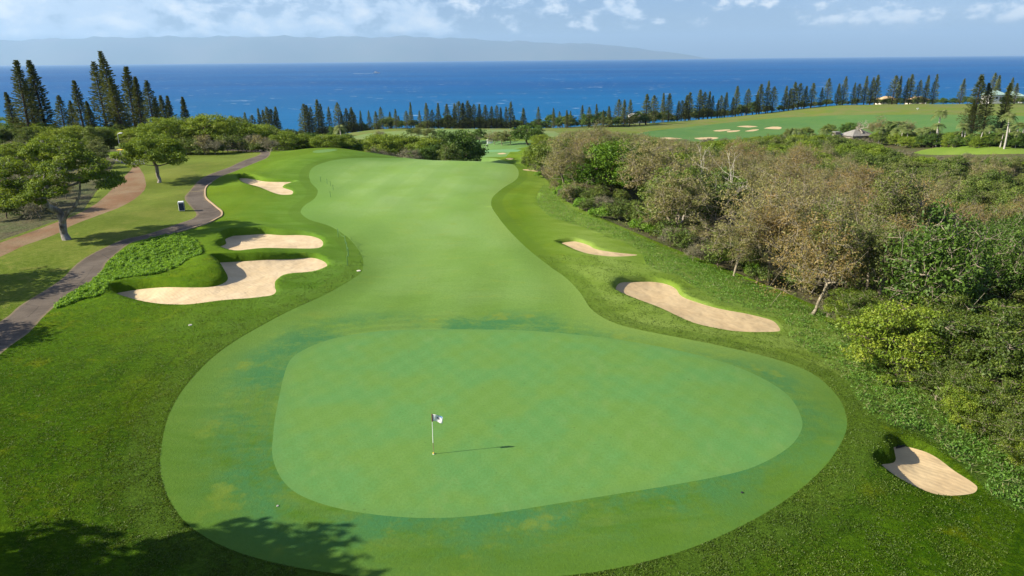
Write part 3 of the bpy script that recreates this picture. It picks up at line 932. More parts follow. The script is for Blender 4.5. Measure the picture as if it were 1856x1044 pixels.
def skeleton(C, base, fork, r0, rng, bend=.12, lean=0.0, min_r=.02, steps=3, low=2):
    """wood that reaches from the base through the fork to every clump centre"""
    nodes = [np.array(base, float)]
    par = [-1]
    fork = np.array(fork, float)
    for i in range(1, 5):
        p = nodes[0] + (fork - nodes[0]) * i / 4
        if i < 4:
            p = p + rng.normal(0, .035 * np.linalg.norm(fork - nodes[0]), 3) * np.array([1, 1, .3])
        nodes.append(p)
        par.append(len(nodes) - 2)
    order = np.argsort(np.linalg.norm(np.asarray(C) - fork, axis=1))
    tips = []
    for i in order:
        c = np.asarray(C[i], float)
        Nn = np.array(nodes)
        dv = c - Nn
        dist = np.linalg.norm(dv, axis=1)
        cost = dist + 1.6 * np.clip(Nn[:, 2] - c[2] + .1 * dist, 0, None)
        cost[:low] += 1e3
        j = int(np.argmin(cost))
        start = nodes[j]
        L = np.linalg.norm(c - start)
        prev = j
        off = rng.normal(0, bend * L, 3)
        off[2] = abs(off[2]) * .3 - .02 * L
        for s in range(1, steps + 1):
            f = s / steps
            p = start + (c - start) * f + off * math.sin(math.pi * f) + (rng.normal(0, .03 * L, 3) if s < steps else 0)
            nodes.append(p)
            par.append(prev)
            prev = len(nodes) - 1
        tips.append(prev)
    cnt = np.zeros(len(nodes))
    for tp in tips:
        k = tp
        while k >= 0:
            cnt[k] += 1
            k = par[k]
    rad = np.maximum(r0 * (cnt / max(cnt[0], 1)) ** .55, min_r)
    rad[0] *= 1.35
    Nn = np.array(nodes)
    pa = np.array(par)
    e = np.arange(1, len(nodes))
    return Nn[pa[e]], Nn[e], np.minimum(rad[pa[e]], rad[e] * 1.5), rad[e]


def twigs(C, R, per, rng, r=.015, out=1.1, up=.3):
    C, R = np.asarray(C, float), np.asarray(R, float)
    idx = np.repeat(np.arange(len(C)), per)
    d = unit(rng.normal(size=(len(idx), 3)) + np.array([0, 0, up]))
    A = C[idx] + rng.normal(0, .08, (len(idx), 3)) * R[idx]
    Bp = A + d * R[idx] * rng.uniform(.6, out, (len(idx), 1))
    return A, Bp, np.full(len(idx), r * 1.3), np.full(len(idx), r * .5)


def ellipsoid_pts(k, c, R, rng, shell=.5, zmin=-.35):
    P = []
    while len(P) < k:
        d = rng.normal(size=3)
        d /= np.linalg.norm(d)
        if d[2] < zmin:
            continue
        P.append(np.array(c) + d * np.array(R) * (shell + (1 - shell) * rng.random() ** .6))
    return np.array(P)


PROTO = {}


def proto(kind, woodparts, leafparts, wmat, lmat, wname='trunk', lname='crown'):
    """store shared meshes for one tree shape"""
    out = []
    if woodparts:
        Vs, Fs, o = [], [], 0
        for V, Fq in woodparts:
            Vs.append(V)
            Fs.append(Fq + o)
            o += len(V)
        me = mesh_np(kind + '_' + wname, np.concatenate(Vs), np.concatenate(Fs), smooth=True)
        me.materials.append(wmat)
        out.append((wname, me))
    if leafparts:
        Vs, Fs, Ts, o = [], [], [], 0
        for V, Fq, T in leafparts:
            Vs.append(V)
            Fs.append(Fq + o)
            Ts.append(T)
            o += len(V)
        me = mesh_np(kind + '_' + lname, np.concatenate(Vs), np.concatenate(Fs), dict(tone=np.concatenate(Ts)))
        me.materials.append(lmat)
        out.append((lname, me))
    PROTO.setdefault(kind, []).append(out)


# -- tall island pines: whorled short branches on a straight mast
def pine(seed, H, wid, whorls, nb, tq, shape=1.0, bare=.08, gap=0.0):
    rng = np.random.default_rng(seed)
    lean = rng.normal(0, .012 * H, 2)
    zs = np.linspace(bare * H, H * .985, whorls)
    A, B, ra, rb, LP, LN, LT, LD = [], [], [], [], [], [], [], []
    tn = 8
    tz = np.linspace(0, H, tn + 1)
    tx = lambda z: np.array([lean[0] * (z / H) ** 1.6, lean[1] * (z / H) ** 1.6, z])
    r0 = .016 * H
    for i in range(tn):
        A.append(tx(tz[i])); B.append(tx(tz[i + 1])); ra.append(r0 * (1 - tz[i] / H) + .02); rb.append(r0 * (1 - tz[i + 1] / H) + .02)
    for wi, z in enumerate(zs):
        f = (z - zs[0]) / (H - zs[0])
        L = wid * ((1 - f) ** .80 * .96 + .05) * (min(1, .75 + f * 2.0)) * rng.uniform(.80, 1.15)
        if shape < 1:
            L = wid * (.55 + .45 * (1 - f)) * (1 - f ** 6) * rng.uniform(.75, 1.15)
        if gap and rng.random() < gap:
            continue
        a0 = rng.uniform(0, 6.28)
        for b in range(nb):
            if rng.random() < .06:
                continue
            a = a0 + b * 2 * math.pi / nb + rng.normal(0, .15)
            Lb = L * rng.uniform(.75, 1.12)
            el = .10 + .45 * f + rng.normal(0, .06)
            d = np.array([math.cos(a) * math.cos(el), math.sin(a) * math.cos(el), math.sin(el)])
            p0 = tx(z)
            p1 = p0 + d * Lb + np.array([0, 0, .10 * Lb])
            A.append(p0); B.append(p1); ra.append(.05 * (1 - f) + .02); rb.append(.015)
            s = rng.uniform(.22, 1.05, tq) ** .8
            side = unit(np.cross(d, [0, 0, 1.0]))
            lat = rng.normal(0, .10 * Lb + .07, tq)[:, None]
            P = p0 + (p1 - p0) * s[:, None] + side * lat + np.array([0, 0, 1.0]) * rng.normal(0, .07 + .02 * Lb, tq)[:, None]
            LP.append(P)
            LD.append(np.tile(d, (tq, 1)))
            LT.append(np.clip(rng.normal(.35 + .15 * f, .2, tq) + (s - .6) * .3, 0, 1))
    P, D, T = np.concatenate(LP), np.concatenate(LD), np.concatenate(LT)
    n = len(P)
    r = unit(rng.normal(size=(n, 3)))
    N = unit(np.cross(D, r) + np.array([0, 0, .3]))
    u = unit(D + .45 * r)
    v = unit(np.cross(N, u))
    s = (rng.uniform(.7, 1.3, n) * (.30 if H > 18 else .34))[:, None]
    V = np.stack([P - u * s, P - v * s * .38, P + u * s, P + v * s * .38], 1).reshape(-1, 3)
    return [tubes(np.array(A), np.array(B), np.array(ra), np.array(rb), 5)], [(V, np.arange(n * 4).reshape(-1, 4), np.repeat(T, 4))]


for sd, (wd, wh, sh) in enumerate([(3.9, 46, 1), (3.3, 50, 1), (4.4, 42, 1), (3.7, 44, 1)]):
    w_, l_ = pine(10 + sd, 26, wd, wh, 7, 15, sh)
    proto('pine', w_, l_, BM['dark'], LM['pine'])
for sd, (wd, wh, sh) in enumerate([(2.9, 26, 1), (3.0, 24, .5), (2.5, 28, 1), (3.1, 26, 1)]):
    w_, l_ = pine(30 + sd, 17, wd, wh, 7, 10, sh)
    proto('smallpine', w_, l_, BM['dark'], LM['farpine'])


# -- broad crowns built from leaf clumps
def crown_tree(kind, seed, H, W, nclump, per, leaf, cr, wood, leafm, base_h=.25, flat=.6, r0=.22, layered=False, tw=0, hollow=.4, shell=.45,
               fork=.35, twr=.02, bend=.12, zmin=-.35, skirt=0.0, out=.8, lean=.06, jit=.07, two=1.1, wname='trunk', up=.35, droop=0.0, aspect=.55):
    rng = np.random.default_rng(seed)
    zc_ = H * (base_h + (1 - base_h) * .45)
    Rz = H * (1 - base_h) * .52
    if layered:
        C = []
        for _ in range(nclump):
            a = rng.uniform(0, 6.28)
            rr = W / 2 * math.sqrt(rng.random())
            top = H * (1 - .30 * (rr / (W / 2)) ** 2)
            C.append((rr * math.cos(a) * 1.0, rr * math.sin(a), top - rng.random() ** 1.6 * H * (.42 - .15 * rr / (W / 2)) - cr * .3))
        C = np.array(C)
        if skirt:
            ks = int(nclump * skirt)
            a = rng.uniform(0, 6.28, ks)
            rr = W / 2 * rng.uniform(.55, .95, ks)
            C = np.concatenate([C[:-ks], np.stack([rr * np.cos(a), rr * np.sin(a), H * rng.uniform(.08, .62, ks)], 1)])
    else:
        C = ellipsoid_pts(nclump, (0, 0, zc_), (W / 2 * .86, W / 2 * .86, Rz * .9), rng, shell, zmin)
        C += rng.normal(0, jit * W, C.shape) * np.array([1, 1, .7])
    R = cr * rng.uniform(.65, 1.35, (len(C), 1)) * np.array([[1, 1, flat]])
    R = R * rng.uniform(.85, 1.2, (len(C), 3))
    A, B, a, b = skeleton(C, (0, 0, -.3), (rng.normal(0, lean * W), rng.normal(0, lean * W), H * fork), r0, rng, bend)
    wparts = [tubes(A, B, a, b, 5)]
    if tw:
        wparts.append(tubes(*twigs(C, R, tw, rng, twr, two), 3))
    lp = [foliage(C, R, per, leaf, rng, hollow=hollow, up=up, droop=droop, aspect=aspect, out=out)] if per else []
    proto(kind, wparts, lp, wood, leafm, wname=wname)


for s in range(3):
    crown_tree('kiawe', 100 + s, 7.0, 9.5, 120, 95, .15, 1.05, BM['brown'], LM['bright'], base_h=.15, flat=.5, layered=True, r0=.24, skirt=.4)
for s in range(3):
    crown_tree('greentree', 110 + s, 6.5, 7.5, 60, 110, .15, 1.0, BM['grey'], LM['mid'], base_h=.08, flat=.65, r0=.2, tw=3)
for s in range(2):
    crown_tree('darktree', 120 + s, 7.0, 8.5, 70, 130, .17, 1.0, BM['brown'], LM['darkg'], base_h=.05, flat=.8, r0=.25, shell=.7)
for s in range(4):
    crown_tree('olive', 130 + s, 5.0, 5.8, 60, 90, .12, .78, BM['grey'], LM['olive'], base_h=.06, flat=.5, r0=.13, tw=5, twr=.016)
for s in range(4):
    crown_tree('tantree', 140 + s, 7.5, 7.0, 85, 85, .095, .85, BM['grey'], LM['tan'], base_h=.14, flat=.9, r0=.15, tw=5, twr=.017, shell=.15, bend=.2, out=.5, jit=.13, two=2.0)
for s in range(3):
    crown_tree('browntree', 150 + s, 8.5, 7.0, 90, 80, .095, .85, BM['grey'], LM['brown'], base_h=.16, flat=1.0, r0=.15, tw=5, twr=.017, shell=.15, bend=.2, out=.5, jit=.13, two=2.0)
for s in range(2):
    crown_tree('talltree', 160 + s, 11.0, 5.5, 95, 85, .10, .7, BM['grey'], LM['olive'], base_h=.25, flat=1.1, r0=.17, tw=8, twr=.018, shell=.2, bend=.15, fork=.5)
for s in range(2):
    crown_tree('baretree', 170 + s, 9.0, 7.0, 34, 14, .09, .9, BM['pale'], LM['tan'], base_h=.35, flat=1.1, r0=.24, tw=5, twr=.022, shell=.3, bend=.22, wname='branches')
for s in range(2):
    crown_tree('columntree', 180 + s, 9.0, 5.5, 100, 90, .11, .75, BM['grey'], LM['darkg'], base_h=.03, flat=1.2, r0=.16, tw=4, shell=.35, droop=.4)
for s in range(4):
    crown_tree('neargreen', 190 + s, 5.2, 6.0, 105, 200, .075, .74, BM['grey'], LM['thicket'], base_h=.03, flat=.55, r0=.14, tw=5, twr=.014, shell=.5, zmin=-.6)
for s in range(2):
    crown_tree('nearbright', 200 + s, 4.2, 5.4, 110, 190, .070, .62, BM['brown'], LM['bright'], base_h=.10, flat=.5, r0=.12, tw=4, twr=.012, layered=True, skirt=.35)
for s in range(4):
    crown_tree('shrub', 210 + s, 2.0, 2.8, 22, 80, .085, .5, BM['brown'], LM['mid'], base_h=0.0, flat=.8, r0=.05, tw=5, twr=.012, shell=.3, wname='stems')
for s in range(3):
    crown_tree('dryshrub', 220 + s, 2.0, 2.8, 24, 45, .075, .5, BM['grey'], LM['tan'], base_h=0.0, flat=.8, r0=.05, tw=12, twr=.012, shell=.3, wname='stems')
for s in range(3):
    crown_tree('greyshrub', 230 + s, 3.0, 4.2, 30, 55, .09, .7, BM['grey'], LM['greyg'], base_h=0.0, flat=.8, r0=.07, tw=14, twr=.015, shell=.3, wname='stems')
for s in range(2):
    crown_tree('weedbush', 240 + s, 1.3, 1.8, 22, 60, .09, .36, BM['brown'], LM['weed'], base_h=0.0, flat=.9, r0=.03, tw=2, twr=.01, shell=.2, wname='stems', zmin=-.1)
def white_tree():
    rng = np.random.default_rng(88)
    A, B, ra, rb = [], [], [], []

    def limb(p, d, L, r, lv):
        n = 5
        q = p
        for i in range(n):
            d = unit(d + rng.normal(0, .16, 3) + np.array([0, 0, .05]))
            e = q + d * L / n
            r1 = r * (1 - .62 * (i + 1) / n)
            r0 = r * (1 - .62 * i / n)
            A.append(q); B.append(e); ra.append(r0); rb.append(r1)
            q = e
            if lv < 3 and i >= 1:
                for _ in range(1 if lv else 2):
                    k = unit(d + rng.normal(0, .55, 3))
                    limb(q, k, L * rng.uniform(.35, .6), r1 * .6, lv + 1)
    for dx, dy, L, r in [(-.85, .1, 7.0, .14), (-.6, -.2, 7.4, .16), (-.3, .2, 5.5, .10), (-1.05, .3, 5.8, .10), (-.7, .3, 6.5, .11), (.3, 0, 4.5, .09)]:
        limb(np.array([rng.normal(0, .25), rng.normal(0, .25), -.2]), unit(np.array([dx, dy, 1.0])), L, r, 0)
    C = ellipsoid_pts(26, (-1, 0, 5.5), (3.4, 3, 3), rng, .3)
    proto('whitetree', [tubes(A, B, np.array(ra) * 1.35, np.maximum(rb, .012) * 1.35, 4)], [foliage(C, np.full((26, 3), .6), 26, .09, rng)], BM['white'], LM['tan'], wname='branches')


# the wind-bent tree by the path and the round tree farther on
def path_tree():
    rng = np.random.default_rng(5)
    C = []
    for (cx, cy, cz, rx, ry, rz, k) in [(-3.6, 1.0, 6.6, 2.8, 3.2, 1.3, 30), (-.6, 2.0, 8.9, 2.4, 3.0, 1.2, 32), (2.6, -.5, 7.4, 2.4, 2.6, 1.2, 28),
                                         (4.3, .5, 5.9, 1.7, 1.8, .9, 16), (-4.6, -1.2, 4.6, 1.8, 2.0, .9, 14), (-2.0, -1.8, 4.4, 1.6, 1.6, 1.0, 14), (.5, -2.0, 5.6, 1.6, 1.4, .8, 12),
                                         (-5.8, 1.5, 7.2, 1.5, 2, .9, 10), (1.2, 1.0, 8.4, 1.8, 2, .9, 14)]:
        for _ in range(k):
            d = unit(rng.normal(size=3))
            C.append((cx + d[0] * rx, cy + d[1] * ry, cz + abs(d[2]) * rz * (1 if rng.random() < .7 else -.7)))
    C = np.array(C)
    R = rng.uniform(.55, 1.1, (len(C), 1)) * np.array([[1, 1, .6]])
    A, B, a, b = skeleton(C, (.1, 0, -.2), (-.3, .3, 2.9), .36, rng, .16, min_r=.03, low=3)
    w_ = [tubes(A, B, a, b, 7), tubes(*twigs(C, R, 6, rng, .02), 3)]
    # a second, pale limb leaning right
    LB = np.array([(-.2, .1, 1.6), (.9, -.2, 2.9), (1.9, -.3, 3.6), (2.7, -.4, 4.9), (3.0, -.4, 6.3)])
    w_.append(tubes(LB[:-1], LB[1:], [.24, .19, .15, .11], [.19, .15, .11, .07], 7))
    proto('pathtree', w_, [foliage(C, R, 260, .11, rng, tone_c=rng.normal(.45, .2, len(C)))], BM['mix'], LM['bright'])


path_tree()
crown_tree('roundtree', 301, 6.6, 9.2, 120, 190, .13, 1.0, BM['mix'], LM['bright'], base_h=.30, flat=.7, r0=.26, shell=.5, fork=.38, zmin=-.25, lean=.01)
crown_tree('glossytree', 310, 7.0, 9.0, 62, 330, .13, 1.25, BM['brown'], LM['gloss'], base_h=.04, flat=.85, r0=.25, shell=.86, hollow=.7)
white_tree()


def palm(seed, H, nf, fl):
    rng = np.random.default_rng(seed)
    A, B, ra, rb = [], [], [], []
    pr = np.array([0, 0, -.2])
    ln = rng.normal(0, .04 * H, 2)
    for i in range(5):
        f = (i + 1) / 5
        p = np.array([ln[0] * f * f, ln[1] * f * f, H * f])
        A.append(pr); B.append(p); ra.append(.22 - .02 * i); rb.append(.20 - .02 * i)
        pr = p
    Vs, n = [], 0
    T = []
    for k in range(nf):
        a = rng.uniform(0, 6.28)
        el = rng.uniform(-.2, 1.25)
        d = np.array([math.cos(a), math.sin(a), 0])
        side = np.array([-math.sin(a), math.cos(a), 0])
        seg = 7
        P = []
        for i in range(seg + 1):
            s = i / seg
            P.append(pr + d * fl * s * math.cos(el) * (1 - .2 * s) + np.array([0, 0, fl * (s * math.sin(el) - .65 * s * s)]))
        tn = np.clip(rng.normal(.5, .2), 0, 1)
        for i in range(seg):
            wv = .55 * math.sin(math.pi * (i + .6) / (seg + .4)) + .08
            for sg in (-1, 1):
                q0, q1 = P[i], P[i + 1]
                o = side * sg * wv + np.array([0, 0, -.45 * wv]) + (q1 - q0) * .7
                Vs.append(np.array([q0, q0 * .35 + q1 * .65, q1 * .6 + q0 * .4 + o, q0 + o * .9]))
                T += [tn] * 4
    V = np.concatenate(Vs)
    proto('palm', [tubes(np.array(A), np.array(B), np.array(ra), np.array(rb), 7)], [(V, np.arange(len(V)).reshape(-1, 4), np.array(T))], BM['palmt'], LM['palm'], lname='fronds')


palm(401, 6.5, 22, 2.4)
palm(402, 8.0, 20, 2.5)
palm(403, 5.0, 24, 2.6)

# ------------------------------------------------------------------ placing
USED = {}
PLACED = []       # x, y, kind
THINGS = []


def plant(kind, x, y, s, name, label, cat, group=None, var=None, sz=None, rz=None, joined=False, dz=0.0, z=None):
    vs = PROTO[kind]
    k = USED.get(kind, 0)
    USED[kind] = k + 1
    parts = vs[(var if var is not None else k) % len(vs)]
    if z is None:
        z = gz(x, y) + dz
    e = bpy.data.objects.new(name, None)
    e.empty_display_size = .5
    COL.objects.link(e)
    e.location = (x, y, z)
    e.rotation_euler = (0, 0, rz if rz is not None else RNG.uniform(0, 6.28))
    e.scale = (s, s, sz if sz is not None else s)
    e['label'] = label
    e['category'] = cat
    if group:
        e['group'] = group
    for (nm, me) in parts:
        o = bpy.data.objects.new(nm, me)
        COL.objects.link(o)
        o.parent = e
    PLACED.append((x, y, kind))
    THINGS.append((e, x, y, z))
    return e


def pxplant(kind, px, py, hpx, name, label, cat, H, group=None, **kw):
    """a plant standing where its foot shows in the photo, sized by its height there"""
    p = hit([(px, py)])[0]
    dep = project(p)[0, 2]
    h = hpx / F0 * dep / math.cos(PITCH)
    s = h / H
    if kw.pop('flatw', None):
        pass
    return plant(kind, p[0], p[1], s * kw.pop('wid', 1.0), name, label, cat, group, sz=s, **kw)


ORD = ['first', 'second', 'third', 'fourth', 'fifth', 'sixth', 'seventh', 'eighth', 'ninth', 'tenth', 'eleventh', 'twelfth', 'thirteenth', 'fourteenth', 'fifteenth',
       'sixteenth', 'seventeenth', 'eighteenth', 'nineteenth', 'twentieth']

# left pine stand: (x of tip, y of tip, y of base, lean)
LP_ = [(24, 107, 268, 'leftmost tall dark pine of the two at the left frame edge'), (56, 107, 272, 'right one of the two tall pines at the far left edge'),
       (104, 171, 262, 'short dark pine just right of the two left edge pines'), (122, 181, 262, 'small thin pine between the short pine and the lean one'),
       (134, 144, 264, 'slender pale pine standing alone between the two tall stands'), (158, 181, 262, 'small slim pine left of the tallest stand'),
       (171, 110, 270, 'tall pine at the left side of the tallest stand'), (190, 91, 274, 'tallest pine of all with a leaning tip above the horizon'),
       (225, 119, 276, 'tall dark pine third in the tallest stand'), (241, 137, 278, 'dense pine fourth in the tallest stand, standing close behind the third'),
       (264, 144, 272, 'pine at the right end of the tallest stand'), (294, 171, 262, 'small pine to the right of the tallest stand, left of a close pair'),
       (302, 172, 260, 'small pine, right one of a close pair beyond the tall stand'), (330, 174, 258, 'thin isolated small pine above the flat green canopy'),
       (45, 150, 270, 'half hidden pine between the two left edge pines'), (206, 140, 274, 'dark pine filling the gap under the tallest one'), (278, 176, 268, 'low bushy pine beside the right end of the tall stand'),
       (12, 165, 268, 'low dark pine cut by the left edge of the frame')]
for i, (tx_, ty_, by_, lab) in enumerate(LP_):
    p = hit([(tx_ + (8 if i in (1, 7) else 2), by_)])[0]
    sc_ = 1.0
    y_ = 168 + (i * 37 % 23)
    # stand them on the ridge about 170 to 190 m out
    d = rays([(tx_, by_)])[0]
    x_ = d[0] / d[1] * y_
    z_ = gz(x_, y_)
    topd = rays([(tx_, ty_)])[0]
    zt = CAM_Z + topd[2] / topd[1] * y_
    s = (zt - z_) / 26.0
    x_ = topd[0] / topd[1] * y_
    plant('pine', x_, y_, s * RNG.uniform(1.25, 1.5), 'pine_tree', lab, 'pine tree', 'tall pines on the left skyline', sz=s, z=z_ - .2)

# coastal pine row: tip x, tip y, depth
CR = [(186, 0)]
ROW = [(442, 203), (456, 208), (468, 196), (475, 199), (484, 193), (490, 197), (498, 193), (549, 188), (556, 190), (562, 193), (573, 180), (580, 188), (594, 193), (611, 185), (618, 200), (626, 196), (635, 194), (639, 201),
       (653, 200), (668, 200), (681, 201), (689, 193), (706, 202), (716, 197), (722, 209), (736, 200), (743, 185), (760, 200), (773, 186), (783, 198), (793, 186), (810, 188), (823, 187),
       (831, 183), (838, 186), (847, 182), (851, 190), (859, 188), (869, 188), (880, 190), (890, 192), (900, 190), (908, 194), (917, 193), (925, 184), (932, 208), (949, 195), (976, 193), (1004, 195), (1014, 201), (1028, 199), (1034, 200),
       (1055, 190), (1068, 193), (1082, 188), (1094, 199), (1105, 192), (1122, 179), (1133, 180), (1143, 180), (1173, 170), (1186, 172), (1203, 168), (1214, 169), (1230, 182), (1237, 181), (1245, 172), (1252, 167),
       (1271, 162), (1278, 166), (1287, 165), (1293, 173), (1302, 180), (1308, 172), (1317, 167), (1330, 176), (1338, 155), (1357, 160), (1375, 164), (1381, 152), (1394, 146), (1404, 156), (1426, 155), (1434, 160), (1443, 148), (1452, 150), (1462, 155),
       (1475, 150), (1491, 158), (1504, 141), (1522, 151), (1534, 138), (1550, 149), (1559, 151), (1573, 137), (1584, 140), (1593, 135), (1625, 136), (1634, 137), (1647, 141), (1656, 134), (1670, 144), (1684, 136), (1699, 134), (1748, 142), (1805, 131), (1813, 136), (1837, 140), (1846, 150)]
ROW_BASE = [(430, 236), (640, 236), (850, 231), (1000, 233), (1150, 230), (1200, 222), (1300, 213), (1400, 203), (1500, 191), (1600, 186), (1700, 185), (1860, 190)]
zone_names = [(520, 'clump left of the far buildings'), (600, 'dense clump just right of the far buildings'), (760, 'spaced row left of the thick coastal grove'), (935, 'thick coastal grove behind the farther green'), (1160, 'row left of the white house'),
              (1330, 'row right of the white house'), (1480, 'row behind the far bunkers'), (1610, 'row left of the tan roofed houses'), (1720, 'row in front of the tan roofed houses'), (1900, 'stand at the right frame edge')]
cnt = {}
for i, (tx_, ty_) in enumerate(ROW):
    by_ = float(np.interp(tx_, [a for a, b in ROW_BASE], [b for a, b in ROW_BASE]))
    zn = next(n for lim, n in zone_names if tx_ < lim)
    cnt[zn] = cnt.get(zn, 0) + 1
    p = hit([(tx_, by_ - (i * 7 % 5) * .6)])[0]
    if p[1] > 480 or p[2] < -40:
        p = np.array([p[0] / p[1] * 400, 400, 0])
        p[2] = gz(p[0], p[1])
    topd = rays([(tx_, ty_)])[0]
    zt = CAM_Z + topd[2] / topd[1] * p[1]
    s = max((zt - p[2]) / 17.0, .3)
    lab = f"{ORD[cnt[zn] - 1]} dark pine from the left in the {zn}" if cnt[zn] <= 20 else f"pine in the {zn}"
    plant('smallpine', topd[0] / topd[1] * p[1], p[1], s * RNG.uniform(1.0, 1.65), 'pine_tree', lab, 'pine tree', 'coastal pine row', sz=s, z=p[2] - .2)
# dark bushes under the row
random.seed(11)
for i in range(190):
    px = 430 + i * 7.6 + random.uniform(-6, 6)
    if px > 1860:
        break
    by_ = float(np.interp(px, [a for a, b in ROW_BASE], [b for a, b in ROW_BASE]))
    p = hit([(px, by_ - 1)])[0]
    if p[1] > 470:
        p = np.array([p[0] / p[1] * 405, 405.0, 0])
    if 1560 < px < 1720 and i % 3 == 2:
        continue
    yy = p[1] + random.uniform(-1, 9)
    xx = p[0] * yy / p[1]
    big = .5 + random.random() * .55 + (.2 if 760 < px < 930 else 0)
    if px > 1400:
        big *= .62
    plant(['darktree', 'greentree', 'olive'][i % 3], xx, yy, big * 1.1, 'coastal_tree', 'low dark round tree in the hedge under the coastal pine row', 'tree', 'trees filling the coastal pine row', sz=big)

for i in range(26):
    px = -10 + i * 13.5
    y_ = 160 + (i * 31 % 14)
    d = rays([(px, 270)])[0]
    x_ = d[0] / d[1] * y_
    k = ['darktree', 'greentree', 'greentree', 'kiawe'][i % 4]
    plant(k, x_, y_, .62 + .3 * ((i * 17 % 10) / 10), 'ridge_tree', dict(darktree='dense dark', greentree='mid green', kiawe='flat bright')[k] + ' low tree at the foot of the tall pines', 'tree', 'low trees under the tall pines')
for i in range(22):
    px = 305 + i * 8.6
    p = hit([(px, 277.5 - (i % 3) + (4 if px < 400 else 0))])[0]
    k = ['shrub', 'greyshrub', 'shrub', 'dryshrub'][i % 4]
    plant(k, p[0], p[1] + 1.5, (1.5 if k != 'greyshrub' else 1.0) * (.7 + (i * 7 % 5) * .12), 'canopy_bush', dict(shrub='leafy green', greyshrub='grey-green', dryshrub='dry tan')[k] + ' bush under the canopy edge near the path end', 'bush', 'bushes under the ridge canopy')
# named single trees
p = hit([(120, 434)])[0]
plant('pathtree', p[0], p[1], 1.0, 'spreading_tree', 'wind-bent spreading tree with a pale forked trunk beside the dirt track', 'tree', rz=0.0)
p = hit([(288, 331)])[0]
plant('roundtree', p[0], p[1], 1.02, 'round_tree', 'round leafy green tree with two dark trunks beside the cart path', 'tree', rz=.6)
pxplant('glossytree', 1095, 352, 82, 'round_tree', 'dark glossy round tree standing out of the scrub right of the fairway', 'tree', 7.0, wid=1.25)
pxplant('darktree', 957, 262, 33, 'round_tree', 'dark dome-shaped tree behind the farther green', 'tree', 7.0, wid=1.5)
pxplant('darktree', 868, 258, 22, 'round_tree', 'small dark round tree left of the farther green', 'tree', 7.0, wid=1.1)
# left canopy, a ridge of flat bright crowns: (px, py base, height px, kind)
LC = [(300, 268, 58, 'kiawe'), (330, 272, 62, 'kiawe'), (362, 272, 66, 'greentree'), (385, 268, 62, 'kiawe'), (410, 272, 58, 'kiawe'), (432, 268, 56, 'greentree'), (452, 270, 50, 'kiawe'), (478, 268, 44, 'kiawe'),
      (500, 268, 42, 'greentree'), (345, 278, 44, 'greentree'), (318, 280, 40, 'olive'), (372, 280, 40, 'darktree'), (400, 277, 38, 'greentree'), (425, 276, 36, 'darktree'), (455, 274, 34, 'greentree'),
      (270, 276, 42, 'greentree'), (255, 283, 34, 'olive'), (238, 279, 32, 'olive'), (205, 285, 30, 'olive'), (180, 288, 34, 'greyshrub'), (150, 290, 34, 'olive'),
      (520, 270, 34, 'kiawe'), (545, 271, 30, 'kiawe'), (568, 270, 30, 'darktree'), (590, 271, 28, 'kiawe'), (612, 271, 29, 'kiawe'), (632, 272, 27, 'darktree'), (530, 272, 20, 'greentree'), (580, 272, 18, 'greyshrub')]
for i, (a, b, h, k) in enumerate(LC):
    HH = dict(kiawe=7, greentree=6.5, darktree=7, olive=5, greyshrub=3)[k]
    adj = dict(kiawe='flat-topped bright green', greentree='mid green bushy', darktree='dense dark green', olive='olive green', greyshrub='grey-green scrubby')[k]
    where = 'on the ridge behind the round tree' if a < 345 else 'on the ridge above the end of the cart path' if a < 505 else 'behind the mound at the far end of the fairway'
    d = rays([(a, b)])[0]
    y_ = 150 + (i * 29 % 17)
    if a > 505:
        y_ = 150 + (i * 3 % 9)
    x_ = d[0] / d[1] * y_
    z_ = gz(x_, y_)
    zt = CAM_Z + rays([(a, b - h)])[0][2] / rays([(a, b - h)])[0][1] * y_
    s = (zt - z_) / HH
    plant(k, x_, y_, s * (1.15 if k == 'kiawe' else 1.0), 'ridge_tree', f'{adj} tree {where}', 'tree', 'canopy ' + where, sz=s, z=z_)
# clump behind the crest
for i, (a, b, h, k) in enumerate([(672, 285, 38, 'kiawe'), (690, 287, 45, 'kiawe'), (712, 289, 48, 'kiawe'), (735, 289, 46, 'kiawe'), (757, 290, 44, 'greentree'), (780, 291, 42, 'kiawe'), (802, 289, 46, 'greentree'), (825, 288, 52, 'darktree'), (838, 284, 44, 'darktree'),
                                   (680, 288, 22, 'greyshrub'), (705, 291, 22, 'greyshrub'), (742, 291, 22, 'greyshrub'), (768, 292, 26, 'darktree'), (790, 292, 28, 'darktree'), (815, 291, 30, 'greentree')]):
    HH = dict(kiawe=7, greentree=6.5, darktree=7, olive=5, greyshrub=3)[k]
    adj = dict(kiawe='bright yellow-green', greentree='mid green', darktree='dense dark green', greyshrub='low grey-green')[k]
    y_ = 168 + (i * 5 % 11) - (10 if h < 31 else 0)
    d = rays([(a, b)])[0]
    x_ = d[0] / d[1] * y_
    z_ = gz(x_, y_)
    q = rays([(a, b - h)])[0]
    s = (CAM_Z + q[2] / q[1] * y_ - z_) / HH
    lab = f'{adj} tree in the big clump behind the fairway crest'
    if a == 825:
        lab = 'tallest dark green tree at the right end of the clump behind the crest'
    if a == 672:
        lab = 'bright tree at the left end of the clump behind the fairway crest'
    plant(k, x_, y_, s * .95, 'clump_tree', lab, 'tree', 'tree clump behind the crest', sz=s, z=z_)
